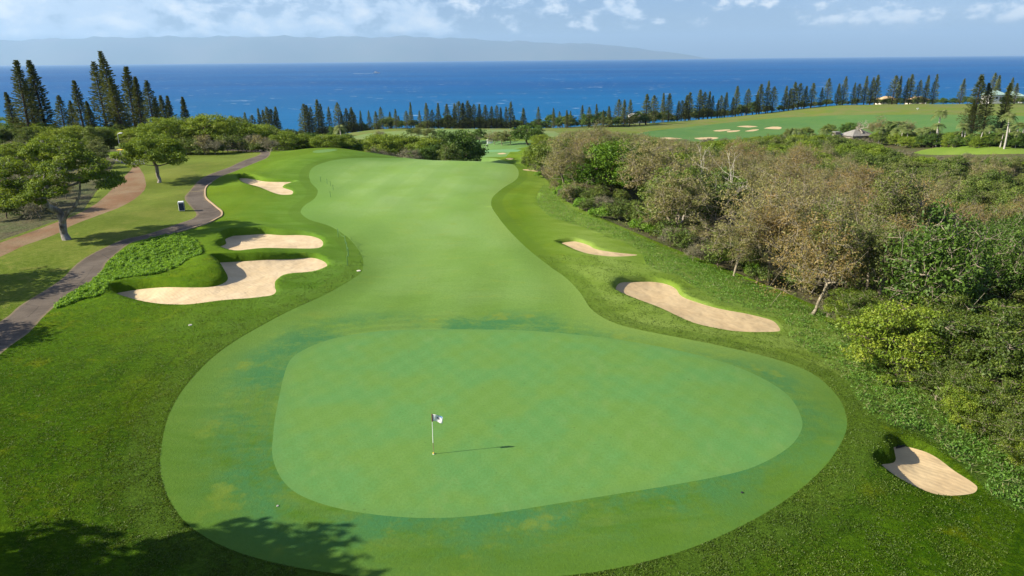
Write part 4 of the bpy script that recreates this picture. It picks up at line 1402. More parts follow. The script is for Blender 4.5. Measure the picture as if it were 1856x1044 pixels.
# middle distance between the far buildings and the coastal fairway
for i, (a, b, h, k) in enumerate([(520, 262, 12, 'greyshrub'), (540, 262, 14, 'olive'), (560, 256, 14, 'darktree'), (585, 262, 16, 'greyshrub'), (600, 260, 18, 'darktree'), (622, 262, 18, 'greentree'),
                                   (690, 255, 16, 'greyshrub'), (610, 250, 20, 'darktree'), (760, 250, 20, 'olive'), (780, 252, 20, 'olive'), (745, 247, 14, 'greentree'), (845, 262, 22, 'dryshrub'), (855, 262, 18, 'greyshrub'), (895, 262, 22, 'dryshrub'), (910, 264, 24, 'olive'), (925, 262, 22, 'dryshrub'),
                                   (980, 270, 26, 'kiawe'), (975, 262, 24, 'olive')]):
    HH = dict(kiawe=7, greentree=6.5, darktree=7, olive=5, greyshrub=3, dryshrub=2)[k]
    pxplant(k, a, b, h, 'bush' if 'shrub' in k else 'small_tree', dict(kiawe='yellowish spreading tree beside the farther green', greentree='mid green tree', darktree='dark tree', olive='olive tree', greyshrub='grey-green bush', dryshrub='dry brown bush')[k]
            + (' below the coastal pines near the far buildings' if a < 700 else ' beside the coastal fairway behind the crest' if a < 800 else ' around the farther green'), 'bush' if 'shrub' in k else 'tree', HH,
            'scattered greenery in the middle distance', wid=1.1)
# far left shrubs along the dirt track
random.seed(5)
k_ = 0
for i in range(400):
    x, y = random.uniform(-150, -42), random.uniform(62, 165)
    q = project([(x, y, gz(x, y))])[0]
    if q[0] < -60 or q[0] > 300 or k_ > 95:
        continue
    if dist_poly(np.array([[x, y]]), DIRT)[0] < 2.5 or dist_poly(np.array([[x, y]]), CARPARK)[0] < 3 or not inside(np.array([[x, y]]), SCRUB_L)[0]:
        continue
    if any((x - a) ** 2 + (y - b) ** 2 < 4.2 ** 2 for a, b, _ in PLACED[-200:]):
        continue
    kk = random.choice(['olive', 'shrub', 'greyshrub', 'greyshrub', 'dryshrub', 'greentree'] if y < 120 else ['olive', 'kiawe', 'greyshrub', 'greentree'])
    sc_ = {'olive': .6, 'shrub': 1.3, 'greyshrub': 1.0, 'dryshrub': 1.2, 'greentree': .5, 'kiawe': .6}[kk] * random.uniform(.8, 1.25)
    plant(kk, x, y, sc_, 'scrub_bush', dict(olive='olive green', shrub='low mid green', greyshrub='grey-green twiggy', dryshrub='dry tan', greentree='bushy green', kiawe='flat-topped bright green')[kk] + (' bush beside the dirt track behind the bent tree' if y < 120 else ' bush below the tall pine stand'),
          'bush', 'scrub left of the dirt track')
    k_ += 1
for (a, b, h, k, lab) in [(12, 262, 48, 'kiawe', 'bright layered tree at the left frame edge below the pines'), (-20, 330, 60, 'greentree', 'green bushy tree cut by the left frame edge'), (60, 300, 40, 'olive', 'olive tree behind the crown of the bent tree'),
                          (40, 385, 45, 'shrub', 'leafy shrub under the bent tree at the track'), (10, 395, 50, 'shrub', 'dark shrub at the left frame edge beside the track'), (75, 372, 40, 'shrub', 'green shrub behind the forked trunk of the bent tree')]:
    pxplant(k, a, b, h, 'ridge_tree' if h > 45 else 'scrub_bush', lab, 'tree' if k != 'shrub' else 'bush', dict(kiawe=7, greentree=6.5, olive=5, shrub=2)[k])

# ---- the wooded gully on the right
def kind_right(px, py, rnd):
    if py > 560 or (px > 1540 and py > 535):
        return 'neargreen' if rnd < .66 else 'nearbright' if rnd < .92 else 'greyshrub'
    if px > 1640 and py > 430:
        return 'columntree' if rnd < .6 else 'olive'
    if px > 1330 and py > 400:
        return 'browntree' if rnd < .30 else 'tantree' if rnd < .50 else 'talltree' if rnd < .70 else 'olive' if rnd < .82 else 'darktree' if rnd < .9 else 'greentree'
    if px > 1560 and py > 290:
        return 'olive' if rnd < .80 else 'greyshrub' if rnd < .90 else 'tantree' if rnd < .95 else 'greentree'
    if px > 1330 and py > 292:
        return 'tantree' if rnd < .34 else 'browntree' if rnd < .54 else 'olive' if rnd < .92 else 'greentree'
    if px > 1250 and py < 292:
        return 'olive' if rnd < .34 else 'kiawe' if rnd < .64 else 'tantree' if rnd < .74 else 'greentree' if rnd < .9 else 'greyshrub'
    return 'tantree' if rnd < .34 else 'olive' if rnd < .66 else 'greyshrub' if rnd < .74 else 'browntree' if rnd < .82 else 'kiawe' if rnd < .87 else 'greentree'


ADJ = dict(darktree='dense dark green', shrub='leafy green', neargreen='leafy mid green', nearbright='flat-topped yellow-green', greyshrub='grey-green twiggy', columntree='tall dark green drooping', olive='small olive green', browntree='sparse brown-leaved', tantree='dry tan thin-leaved',
           talltree='tall slim olive', baretree='leafless pale-branched', kiawe='bright green flat-crowned', greentree='bushy green')
NAMES = dict(darktree='dense_tree', shrub='scrub_bush', whitetree='bare_tree', neargreen='leafy_tree', nearbright='flat_topped_tree', greyshrub='scrub_bush', columntree='drooping_tree', olive='thorn_tree', browntree='brown_leaved_tree', tantree='dry_tree', talltree='slim_tree', baretree='bare_tree', kiawe='flat_topped_tree', greentree='bushy_tree')
HH_ = dict(darktree=7, shrub=2, whitetree=9, neargreen=5.2, nearbright=4.2, greyshrub=3, columntree=9, olive=5, browntree=8.5, tantree=7.5, talltree=11, baretree=9, kiawe=7, greentree=6.5)
RAD = dict(darktree=3.6, shrub=1.4, whitetree=3.2, neargreen=2.1, nearbright=2.0, greyshrub=2.0, columntree=2.4, olive=2.4, browntree=2.9, tantree=2.9, talltree=2.4, baretree=3.2, kiawe=4, greentree=3.2)
# singled-out trees first
SP = [(1330, 425, 105, 'whitetree', 'leafless tree with bright white leaning branches in the middle of the scrub'), (1278, 400, 95, 'whitetree', 'smaller white-limbed bare tree left of the big leafless one'), (1235, 405, 96, 'baretree', 'pale bare tree left of the white-branched ones'),
      (1500, 575, 190, 'talltree', 'tall thin tree with several bare grey stems at the gully edge'), (1470, 570, 170, 'browntree', 'tall brown-leaved tree with dark leaning trunks at the gully edge'),
      (1395, 505, 150, 'browntree', 'broad rusty brown tree above the end of the long bunker'), (1560, 560, 165, 'talltree', 'slim pale-stemmed tree next to the dark green drooping one'),
      (1700, 600, 150, 'columntree', 'large dark green drooping tree right of the slim stems'), (1800, 590, 170, 'columntree', 'tall dark tree with a straight pale stem near the right frame edge'),
      (1175, 380, 120, 'tantree', 'tall tan-crowned tree just right of the dark glossy round tree'), (1080, 290, 62, 'tantree', 'dry tan tree above the dark glossy round tree'), (1620, 680, 130, 'nearbright', 'flat-topped yellow-green tree nearest the weed strip on the right'),
      (1330, 500, 105, 'tantree', 'thin dry tree at the scrub edge above the long bunker')]
FARR = []
_g = hit([(1095, 352)])[0]
FARR.append((_g[0], _g[1], 5.5))
for (a, b, h, k, lab) in SP:
    p = hit([(a, b)])[0]
    dep = project(p)[0, 2]
    s = h / F0 * dep / math.cos(PITCH) / HH_[k]
    s = min(s, 1.45)
    plant(k, p[0], p[1], s, NAMES[k], lab, 'tree', sz=s, rz=(0.0 if k == 'whitetree' else None))
    FARR.append((p[0], p[1], RAD[k] * s * .8))
random.seed(21)
cand = []
for i in range(9000):
    y = 22 + random.random() ** 1.15 * 235
    x = random.uniform(5, 230)
    cand.append((x, y))
cand = np.array(cand)
okm = inside(cand, FOREST) & (dist_poly(cand, FOREST) > .8)
cand = cand[okm]
czz = final_z(cand)
pq = project(np.concatenate([cand, (czz + 5)[:, None]], 1))
KC = {}
WHERE = lambda px, py: ('in the lower right thicket beside the weeds' if py > 560 else 'at the dark right edge of the gully' if (px > 1640 and py > 430) else 'in the brown wood above the long bunker' if (px > 1330 and py > 400) else
                        'on the grey-green slope at the right' if (px > 1560 and py > 290) else 'in the belt below the upper fairway' if py < 292 else 'in the dry wood in the middle of the gully' if px > 1330 else 'in the scrub right of the fairway')
tot = 0
for (x, y), q, z in zip(cand, pq, czz):
    if q[0] < 940 or q[0] > (1905 if y > 60 else 2250) or q[1] > 1000 or tot > 800:
        continue
    k = kind_right(q[0], q[1], random.random())
    s = random.uniform(.78, 1.2)
    if y > 150:
        s *= 1.05
    if KC.get(k, 0) >= 240:
        k = 'greentree' if k == 'olive' else 'olive'
    r_ = RAD[k] * s
    # keep the crowns under the sight line to the meadow and the upper fairway
    if any((x - a) ** 2 + (y - b) ** 2 < (.51 * (r_ + c)) ** 2 for a, b, c in FARR):
        continue
    topz = z + HH_[k] * s
    if (1000 < q[0] < 1200 and 290 < q[1] < 430) or (1262 < q[0] < 1362 and 350 < q[1] < 475):
        if q[2] < (125 if q[0] < 1200 else 86):
            k, s = ('shrub', random.uniform(.8, 1.2)) if q[0] < 1200 else ('greyshrub', random.uniform(.5, .8))
            r_ = 1.3
            topz = z + 2
    tp = project([(x, y, topz)])[0]
    lim = np.interp(tp[0], [940, 980, 1030, 1100, 1180, 1250, 1330, 1400, 1500, 1600, 1650, 1700, 1780, 1860], [262, 262, 240, 238, 248, 258, 252, 244, 242, 262, 282, 284, 284, 284])
    if tp[1] < lim:
        need = (lim - tp[1]) / F0 * tp[2]
        hs = (HH_[k] * s - need) / HH_[k]
        if hs < .35:
            if hs < .1:
                continue
            k, s = 'greyshrub', random.uniform(.6, .9)
            r_ = RAD[k] * s
        else:
            s = hs
    if inside(np.array([[x, y]]), STRIP)[0] or dist_poly(np.array([[x, y]]), STRIP)[0] < 3 or dist_poly(np.array([[x, y]]), FAR_FW)[0] < 2 or inside(np.array([[x, y]]), FAR_FW)[0] or inside(np.array([[x, y]]), MID_FW)[0]:
        continue
    KC[k] = KC.get(k, 0) + 1
    FARR.append((x, y, r_))
    wh = WHERE(q[0], q[1])
    plant(k, x, y, s, NAMES[k], f'{ADJ[k]} {"bush" if "shrub" in k else "tree"} {wh}', 'bush' if 'shrub' in k else 'tree', 'trees ' + wh)
    tot += 1
print('right wood', tot, KC)
_row = hit([(1505, 592), (1560, 628), (1610, 672), (1665, 715), (1720, 765), (1790, 812), (1860, 858), (1940, 905)])[:, :2]
for i in range(len(_row) - 1):
    for f in (0, .33, .66):
        p = _row[i] * (1 - f) + _row[i + 1] * f
        tg = unit(_row[i + 1] - _row[i])
        p = p + np.array([-tg[1], tg[0]]) * (1.3 if tg[1] < 0 else -1.3) + RNG.normal(0, .35, 2)
        k = 'neargreen' if (i * 3 + int(f * 3)) % 4 else 'nearbright'
        s = RNG.uniform(.42, .68)
        plant(k, p[0], p[1], s, NAMES[k], ('low dark green' if k == 'neargreen' else 'low yellow-green') + ' tree in the first row behind the lower right weeds', 'tree', 'low trees behind the lower right weeds', sz=s * 1.1)
# fringe of shrubs along the edge of the wood
EDGE = _edge
seg = np.linalg.norm(np.diff(EDGE, axis=0), axis=1)
cum = np.concatenate([[0], np.cumsum(seg)])
s_ = 0.0
n_f = 0
while s_ < cum[-1]:
    j = min(np.searchsorted(cum, s_, 'right') - 1, len(seg) - 1)
    f = (s_ - cum[j]) / seg[j]
    p = EDGE[j] * (1 - f) + EDGE[j + 1] * f + RNG.normal(0, .7, 2)
    tang = (EDGE[j + 1] - EDGE[j]) / seg[j]
    p = p + np.array([tang[1], -tang[0]]) * RNG.uniform(-.8, 3.2)
    k = ['shrub', 'weedbush', 'dryshrub', 'shrub', 'weedbush', 'greyshrub'][int(RNG.integers(6))]
    q = project([(p[0], p[1], 0)])[0]
    s = RNG.uniform(.6, 1.15) * (.6 if k == 'greyshrub' else 1) * (1.35 if q[1] > 600 else 1.15)
    if q[0] < 1870:
        wh = 'below the scrub' if q[0] < 1200 else 'above the long bunker' if q[0] < 1450 else 'beside the lower right weeds'
        plant(k, p[0], p[1], s, 'edge_bush', f"{dict(shrub='leafy green', weedbush='fresh bright green', dryshrub='dry tan', greyshrub='grey-green')[k]} bush at the wood's edge {wh}", 'bush', "bushes along the wood's edge")
        n_f += 1
    s_ += RNG.uniform(.9, 2.1) * (.62 if s_ < 40 else .75)
print('fringe', n_f)

# pines and palms round the house at the upper right
for (a, ty_, b, k, lab) in [(1782, 135, 246, 'pine', 'big dark pine in the cluster by the palms, left one'), (1800, 150, 250, 'pine', 'big dark pine in the cluster by the palms, middle one'), (1768, 185, 248, 'pine', 'short broad dark pine at the left foot of the right cluster'),
                            (1832, 150, 252, 'pine', 'big dark pine in the cluster by the palms, right one'), (1820, 200, 252, 'pine', 'small pine between the big dark ones by the palms')]:
    y_ = 235.0
    d = rays([(a, b)])[0]
    x_ = d[0] / d[1] * y_
    z_ = gz(x_, y_)
    q = rays([(a, ty_)])[0]
    s = (CAM_Z + q[2] / q[1] * y_ - z_) / 26
    x_ = q[0] / q[1] * y_
    plant(k, x_, y_, s * 1.5, 'pine_tree', lab, 'pine tree', 'pine cluster at the upper right', sz=s, z=z_)
PALMS = [(1434, 268, 34), (1446, 262, 24), (1458, 268, 20), (1464, 269, 20), (1470, 268, 22), (1476, 269, 20), (1482, 272, 26), (1489, 272, 30), (1494, 268, 22), (1505, 262, 22), (1694, 262, 48), (1746, 262, 38), (1788, 262, 34), (1820, 268, 48),
         (1650, 258, 24), (1620, 256, 22), (1348, 205, 24), (1353, 204, 26), (1358, 204, 24), (1364, 203, 22), (620, 262, 42), (612, 262, 26), (1672, 260, 22), (1720, 262, 26), (1765, 264, 22), (1840, 266, 22), (1705, 264, 18), (1731, 265, 18)]
for i, (a, b, h) in enumerate(PALMS):
    wh = 'in the grove left of the grey-roofed house' if 1400 < a < 1520 else 'in the palm belt above the bright meadow' if a > 1600 else 'in the group on the coastal pine row' if a > 1300 else 'near the far buildings'
    big = ', taller than the rest' if h > 45 else ''
    pxplant('palm', a, b + 2, h, 'palm_tree', f'slender palm tree {wh}{big}', 'palm tree', 7.0, 'palms ' + wh, wid=1.1)
random.seed(33)
for i in range(120):
    a = random.uniform(1590, 1860)
    b = 268 - random.random() * 8 - (0 if a > 1640 else 4)
    k = random.choice(['palm', 'palm', 'greentree', 'kiawe', 'kiawe', 'darktree'])
    h = random.uniform(14, 24)
    if k == 'palm':
        pxplant('palm', a, b, h, 'palm_tree', 'short bushy palm in the belt above the bright meadow', 'palm tree', 5.0, 'short palms above the meadow', wid=1.5)
    else:
        pxplant(k, a, b, h, 'belt_tree', dict(greentree='mid green', kiawe='bright green', darktree='dark green')[k] + ' tree among the palms above the bright meadow', 'tree', HH_.get(k, 7), 'trees among the palms', wid=1.1)
for (a, b, h, k, lab) in [(1560, 256, 36, 'baretree', 'sparse grey tree above the grey-roofed house, left of two'), (1590, 256, 40, 'tantree', 'thin brownish tree above the grey-roofed house'), (1640, 250, 30, 'tantree', 'thin tan tree right of the house in front of the fairway'),
                          (1500, 252, 24, 'greentree', 'green tree left of the house chimney'), (1460, 252, 22, 'greentree', 'green tree behind the palm grove'), (1430, 254, 20, 'olive', 'olive tree left of the palm grove'), (1540, 250, 26, 'darktree', 'dark tree behind the grey house roof'), (1610, 256, 30, 'darktree', 'dark tree right of the grey house roof')]:
    pxplant(k, a, b, h, 'garden_tree', lab, 'tree', HH_.get(k, 7), wid=1.1)

# the tree beyond the left frame edge whose shadow falls on the lower left grass
crown_tree('shadowtree', 500, 14.0, 16.0, 110, 260, .26, 1.5, BM['brown'], LM['mid'], base_h=.30, flat=.55, r0=.4, layered=True)

# ---- weeds and rough tufts as uncountable cover
def cover(name, poly, n, mat, size, h, label, seed, clump=.5, aspect=.5, up=.7, keep=None):
    rng = np.random.default_rng(seed)
    mn, mx = poly.min(0), poly.max(0)
    P = rng.uniform(mn, mx, (n * 4, 2))
    P = P[inside(P, poly)]
    if keep is not None:
        P = P[keep(P)]
    dens = vnoise(P, clump * 5, seed) + vnoise(P, clump * 1.7, seed + 1) + rng.normal(0, .25, len(P))
    P = P[dens > (-.05 if n > 60000 and name == 'weeds' else -.7 if name == 'undergrowth' else -.3)][:n]
    z = final_z(P)
    hh = np.clip(h * (.55 + .6 * vnoise(P, clump * 3, seed + 2)), .03, None)
    P3 = np.concatenate([P, (z + rng.random(len(P)) * hh + .02)[:, None]], 1)
    N = unit(unit(rng.normal(size=P3.shape)) * .9 + np.array([0, 0, up]))
    tone = np.clip(.5 + .3 * vnoise(P, clump * 4, seed + 5) + rng.normal(0, .15, len(P)), 0, 1)
    V, Fq, T = quads(P3, N, size, aspect, rng, tone)
    link(name, mesh_np(name, V, Fq, dict(tone=T)), mat, kind='stuff', label=label)


def weight_near(p0):
    return lambda P: RNG.random(len(P)) < np.clip((p0 / np.hypot(P[:, 0], P[:, 1])) ** 2, 0, 1)


cover('weeds', WEED_R, 110000, LM['weed2'], .065, .38, 'strip of leafy green weeds along the foot of the wood', 1, keep=weight_near(38))
cover('weeds', WEED_R, 14000, LM['grassy'], .14, .55, 'pale grass stalks among the weeds', 9, keep=weight_near(45), aspect=.12, up=.0)
cover('undergrowth', FOREST, 130000, LM['olive'], .11, 1.2, 'tangled low undergrowth on the gully floor', 12, clump=.8, keep=weight_near(50), up=.4)
cover('weeds', WEED_L, 40000, LM['weed'], .10, .32, 'patch of bright leafy weeds between the path and the bunkers', 2, clump=.4)

# ---- things that share wording are told apart by rows and by their order from the left
SHORT = [(' in the belt below the upper fairway', ' below the upper fairway'), (' on the ridge above the end of the cart path', ' above the cart path end'), (' behind the mound at the far end of the fairway', ' behind the far fairway mound'),
         (' in the dry wood in the middle of the gully', ' in the dry mid-gully wood'), (' in the brown wood above the long bunker', ' above the long bunker'), (' on the grey-green slope at the right', ' on the right slope'),
         (' in the lower right thicket beside the weeds', ' in the lower right thicket'), (' at the dark right edge of the gully', ' at the dark gully edge'), (' among the palms above the bright meadow', ' among palms above the meadow'),
         (' in the hedge under the coastal pine row', ' under the coastal pine row'), ('low dark round tree', 'low round tree'), (' beside the dirt track behind the bent tree', ' behind the bent tree'), (' in the belt above the bright meadow', ' above the bright meadow'),
         (" at the wood's edge", ' edging the wood'), (' below the coastal pines near the far buildings', ' near the far buildings'), (' beside the coastal fairway behind the crest', ' beside the coastal fairway'), (' in the big clump behind the fairway crest', ' in the clump behind the crest')]


def tell_apart():
    for e, x, y, z in THINGS:
        for a, b in SHORT:
            if a in e['label']:
                e['label'] = e['label'].replace(a, b)
    by = {}
    for e, x, y, z in THINGS:
        by.setdefault(e['label'], []).append((project([(x, y, z + 1.5)])[0], e))
    for lab, L in by.items():
        if len(L) < 2:
            continue
        L.sort(key=lambda q: q[0][2])
        rows = max(1, math.ceil(len(L) / 18))
        per = math.ceil(len(L) / rows)
        names = {1: [''], 2: ['nearer', 'farther'], 3: ['front', 'middle', 'back']}.get(rows) or [ORD[i] + ' row' for i in range(rows)]
        for r_ in range(rows):
            row = sorted(L[r_ * per:(r_ + 1) * per], key=lambda q: q[0][0])
            for i, (q, e) in enumerate(row):
                pre = 'leftmost' if i == 0 else 'rightmost' if i == len(row) - 1 else ORD[i] + ' from left,'
                e['label'] = (pre + ' ' + (names[r_] + ' ' if names[r_] else '') + lab)
                if len(e['label'].split()) > 16:
                    print('LONG', e['label'])


tell_apart()

# loose blades standing in the nearer rough
def rough_blades():
    rng = np.random.default_rng(77)
    n = 900000
    r = 19 + 45 * rng.random(n)
    a = rng.uniform(-.72, .72, n)
    P = np.stack([r * np.sin(a), r * np.cos(a)], 1)
    keep = rng.random(n) < np.clip((24 / r), 0, 1) ** 1.0
    P = P[keep]
    P = P[~inside(P, FAIRWAY) & ~inside(P, PATH) & ~inside(P, WEED_L) & ~inside(P, WEED_R) & ~inside(P, DRY_L) & ~inside(P, FOREST)]
    for b in BK:
        P = P[~inside(P, b['p'])]
    q = project(np.concatenate([P, np.zeros((len(P), 1))], 1))
    P = P[(q[:, 0] > -40) & (q[:, 0] < 1900) & (q[:, 1] < 1080)]
    dens = vnoise(P, 1.7, 31) + .7 * vnoise(P, .6, 32) + rng.normal(0, .35, len(P))
    P = P[dens > .05][:150000]
    z = final_z(P)
    P3 = np.concatenate([P, (z + .015)[:, None]], 1)
    tone = np.clip(.45 + .3 * vnoise(P, 6, 33) + rng.normal(0, .2, len(P)), 0, 1)
    N = unit(unit(rng.normal(size=P3.shape)) + np.array([0, 0, .25]))
    V, Fq, T = quads(P3, N, .045, .35, rng, tone)
    print('blades', len(P))
    link('grass_blades', mesh_np('grass_blades', V, Fq, dict(tone=T)), leaf_mat('rough_blades', [(0.045, 0.095, 0.005), (0.090, 0.150, 0.010), (0.150, 0.200, 0.014)], .35), kind='stuff', label='longer grass blades standing in the near rough')


rough_blades()
#--OBJ--

# ------------------------------------------------------------------ built things
def flat_mat(name, c, rough=.7, metal=0.0, spec=.3, var=.12, scale=3.0):
    m, t = new_mat(name)
    P = t.n('ShaderNodeTexCoord').outputs['Object']
    n = t.noise(P, scale, 5, .65)
    col = t.mix(t.ramp(n, .3, .7), c, tuple(q * (1 - var) for q in c))
    p = finish(t, col, rough, None, spec)
    p.inputs['Metallic'].default_value = metal
    return m


def roof_mat(name, a, b):
    m, t = new_mat(name)
    P = t.n('ShaderNodeTexCoord').outputs['Object']
    wv = t.n('ShaderNodeTexWave', {'wave_type': 'BANDS', 'bands_direction': 'Z'}, Vector=P, Scale=2.2, Distortion=.6).outputs[1]
    c = t.mix(t.ramp(t.noise(P, 1.2, 5, .7), .35, .65), a, b)
    finish(t, c, .85, bumpn(t, wv, .05), .2)
    return m


OM = {
    'white': flat_mat('white_paint', (0.78, 0.78, 0.76)), 'cream': flat_mat('cream_wall', (0.62, 0.56, 0.46)), 'navy': flat_mat('dark_blue_panel', (0.035, 0.05, 0.10)),
    'black': flat_mat('black_trim', (0.02, 0.02, 0.022)), 'maroon': flat_mat('dark_red_enamel', (0.16, 0.02, 0.03)), 'yellow': flat_mat('yellow_paint', (0.75, 0.52, 0.05)),
    'orange': flat_mat('orange_paint', (0.70, 0.20, 0.06)), 'grey': flat_mat('grey_concrete', (0.36, 0.34, 0.31), .9), 'stone': flat_mat('stone_wall', (0.34, 0.29, 0.24), .9, var=.4),
    'glass': flat_mat('dark_window_glass', (0.03, 0.04, 0.05), .15, spec=.6), 'roofw': roof_mat('pale_roofing', (0.66, 0.64, 0.60), (0.74, 0.72, 0.68)), 'rooft': roof_mat('tan_roofing', (0.50, 0.33, 0.17), (0.60, 0.42, 0.24)),
    'roofg': roof_mat('grey_shingles', (0.20, 0.19, 0.17), (0.28, 0.265, 0.24)), 'roofn': roof_mat('weathered_green_roofing', (0.26, 0.40, 0.36), (0.36, 0.48, 0.43)), 'metal': flat_mat('grey_metal', (0.45, 0.46, 0.48), .4, .6),
    'green': flat_mat('green_rope_fibre', (0.10, 0.22, 0.07)), 'lime': flat_mat('pale_green_rope', (0.36, 0.55, 0.22)), 'rubber': flat_mat('black_rubber', (0.015, 0.015, 0.015), .9),
    'kerb': flat_mat('tan_kerb_concrete', (0.42, 0.30, 0.18), .9), 'wood': flat_mat('weathered_wood', (0.30, 0.22, 0.14), .9), 'blue': flat_mat('blue_panel', (0.05, 0.20, 0.45)),
}


class MB:
    """collects boxes, tubes and sheets into one mesh"""
    def __init__(self):
        self.v, self.f, self.m = [], [], []

    def box(self, x0, x1, y0, y1, z0, z1, tx=0.0, ty=0.0, mi=0):
        s = len(self.v)
        for z, q in ((z0, 0), (z1, 1)):
            self.v += [(x0 + tx * q, y0 + ty * q, z), (x1 - tx * q, y0 + ty * q, z), (x1 - tx * q, y1 - ty * q, z), (x0 + tx * q, y1 - ty * q, z)]
        self.f += [tuple(s + k for k in q) for q in ((3, 2, 1, 0), (4, 5, 6, 7), (0, 1, 5, 4), (1, 2, 6, 5), (2, 3, 7, 6), (3, 0, 4, 7))]
        return self

    def tube(self, a, b, ra, rb=None, n=8):
        V, Fq = tubes([a], [b], [ra], [ra if rb is None else rb], n)
        s = len(self.v)
        self.v += [tuple(q) for q in V]
        self.f += [tuple(int(k) + s for k in q) for q in Fq]
        self.f += [tuple(s + k for k in range(n))[::-1], tuple(s + n + k for k in range(n))]
        return self

    def poly(self, pts, f):
        s = len(self.v)
        self.v += [tuple(p) for p in pts]
        self.f += [tuple(s + k for k in q) for q in f]
        return self

    def ball(self, c, r, nz=6, n=10):
        s = len(self.v)
        for j in range(nz + 1):
            th = math.pi * j / nz
            for i in range(n):
                a = 2 * math.pi * i / n
                self.v.append((c[0] + r * math.sin(th) * math.cos(a), c[1] + r * math.sin(th) * math.sin(a), c[2] + r * math.cos(th)))
        for j in range(nz):
            for i in range(n):
                self.f.append((s + j * n + i, s + j * n + (i + 1) % n, s + (j + 1) * n + (i + 1) % n, s + (j + 1) * n + i))
        return self

    def build(self, name, mat, parent=None, bevel=0.0, smooth=False, **props):
        me = bpy.data.meshes.new(name)
        me.from_pydata(self.v, [], self.f)
        me.update()
        if smooth:
            for p in me.polygons:
                p.use_smooth = True
        o = link(name, me, mat, parent, **props)
        if bevel:
            b = o.modifiers.new('bevel', 'BEVEL')
            b.width = bevel
            b.segments = 2
        return o


def thing(name, label, cat, loc, rz=0.0, group=None, s=1.0):
    e = bpy.data.objects.new(name, None)
    COL.objects.link(e)
    e.location = loc
    e.rotation_euler = (0, 0, rz)
    e.scale = (s, s, s)
    e['label'] = label
    e['category'] = cat
    if group:
        e['group'] = group
    return e


def at(px, py, dz=0.0):
    p = hit([(px, py)])[0]
    return (p[0], p[1], gz(p[0], p[1]) + dz)


# flagstick, flag and cup
fx, fy, fz = at(786, 823)
fs = thing('flagstick', 'white flagstick with a small white flag, standing in the putting green', 'flagstick', (fx, fy, fz))
MB().tube((0, 0, .62), (0.02, 0, 2.16), .018, .014, 10).build('pole', OM['white'], fs, smooth=False)
MB().tube((0, 0, -.08), (0.0, 0, .62), .014, .016, 10).build('lower_pole', OM['wood'], fs, label='thin dark lower section of the flagstick')
MB().ball((0, 0, .05), .045).build('ferrule', OM['yellow'], fs, smooth=True)
MB().tube((0.015, 0, 1.78), (0.02, 0, 2.17), .026, .026, 10).build('flag_sleeve', OM['maroon'], fs)
nu, nv = 14, 8
fv = []


def flag_pt(u, v, off=0.0):
    x = .03 + .50 * u * (1 - .05 * v)
    z = 2.16 - .36 * v - .11 * u ** 1.2 + .02 * math.sin(u * 6)
    y = -.04 * math.sin(u * 7 + v * 2) * u - .02 * u + off
    return (x, y, z)


for i in range(nu + 1):
    for j in range(nv + 1):
        fv.append(flag_pt(i / nu, j / nv))
ff = [(i * (nv + 1) + j, (i + 1) * (nv + 1) + j, (i + 1) * (nv + 1) + j + 1, i * (nv + 1) + j + 1) for i in range(nu) for j in range(nv)]
flag = MB().poly(fv, ff).build('flag', OM['white'], fs, smooth=True)
md = flag.modifiers.new('cloth', 'SOLIDIFY')
md.thickness = .003
lg = MB()
for (a, b, c, d) in [((.44, .28), (.49, .28), (.53, .60), (.48, .60)), ((.49, .30), (.54, .28), (.66, .56), (.61, .60)), ((.62, .26), (.68, .26), (.68, .60), (.62, .60))]:
    lg.poly([flag_pt(*q, -.006) for q in (a, b, c, d)], [(0, 1, 2, 3)])
lg.build('emblem', OM['navy'], flag)
bl = MB()  # blue wedge laid over the upper outer corner of the flag
for k in range(5):
    u0, u1 = .55 + k * .09, .64 + k * .09
    bl.poly([flag_pt(u0, 0.0, -.005), flag_pt(u1, 0.0, -.005), flag_pt(u1, .03 + .07 * (k + 1), -.005), flag_pt(u0, .02 + .07 * k, -.005)], [(0, 1, 2, 3)])
bl.build('corner_patch', OM['blue'], flag)
cup = MB()
cup.tube((0, 0, -.1), (0, 0, .012), .054, .054, 16)
cup.build('hole_cup', OM['white'], None, label='round hole cup at the foot of the flagstick', category='cup').location = (fx, fy, fz)

# cooler box by the path
bx = at(330, 381)
t_ = thing('drinks_cooler', 'white upright box with a dark blue front, on the grass by the path', 'cooler box', bx, .35)
MB().box(-.33, .33, -.30, .30, .05, 1.08).build('body', OM['white'], t_, .03)
MB().box(-.36, .36, -.33, .33, 1.083, 1.20, .05, .05).build('lid', OM['white'], t_, .02)
MB().box(-.27, .31, -.325, -.303, .12, 1.02).build('front_panel', OM['navy'], t_)
MB().box(.333, .352, -.26, .26, .12, 1.02).build('side_panel', OM['navy'], t_)
MB().box(-.30, .30, -.27, .27, -.1, .05).build('base', OM['grey'], t_)

# rope line and stakes
STK = [(613, 430, 'topmost rope stake left of the fairway corner'), (626, 442, 'second rope stake from the top'), (629, 455, 'third rope stake from the top'), (632, 465, 'fourth rope stake from the top'), (630, 481, 'lowest stake of the rope line')]
tops = []
for a, b, lab in STK:
    p = at(a, b)
    e = thing('rope_stake', 'green ' + lab, 'stake', p, group='rope line stakes')
    MB().tube((0, 0, -.1), (0, 0, .85), .035, .03, 8).build('post', OM['green'], e)
    MB().ball((0, 0, .86), .05).build('knob', OM['green'], e)
    tops.append((p[0], p[1], p[2] + .78))
rp = MB()
for a, b in zip(tops[:-1], tops[1:]):
    pr = a
    for k in range(1, 7):
        f = k / 6
        q = tuple(a[i] * (1 - f) + b[i] * f - (.22 * math.sin(math.pi * f) if i == 2 else 0) for i in range(3))
        rp.tube(pr, q, .014, n=5)
        pr = q
rp.build('rope', OM['green'], label='green rope slung between the stakes left of the fairway', category='rope')
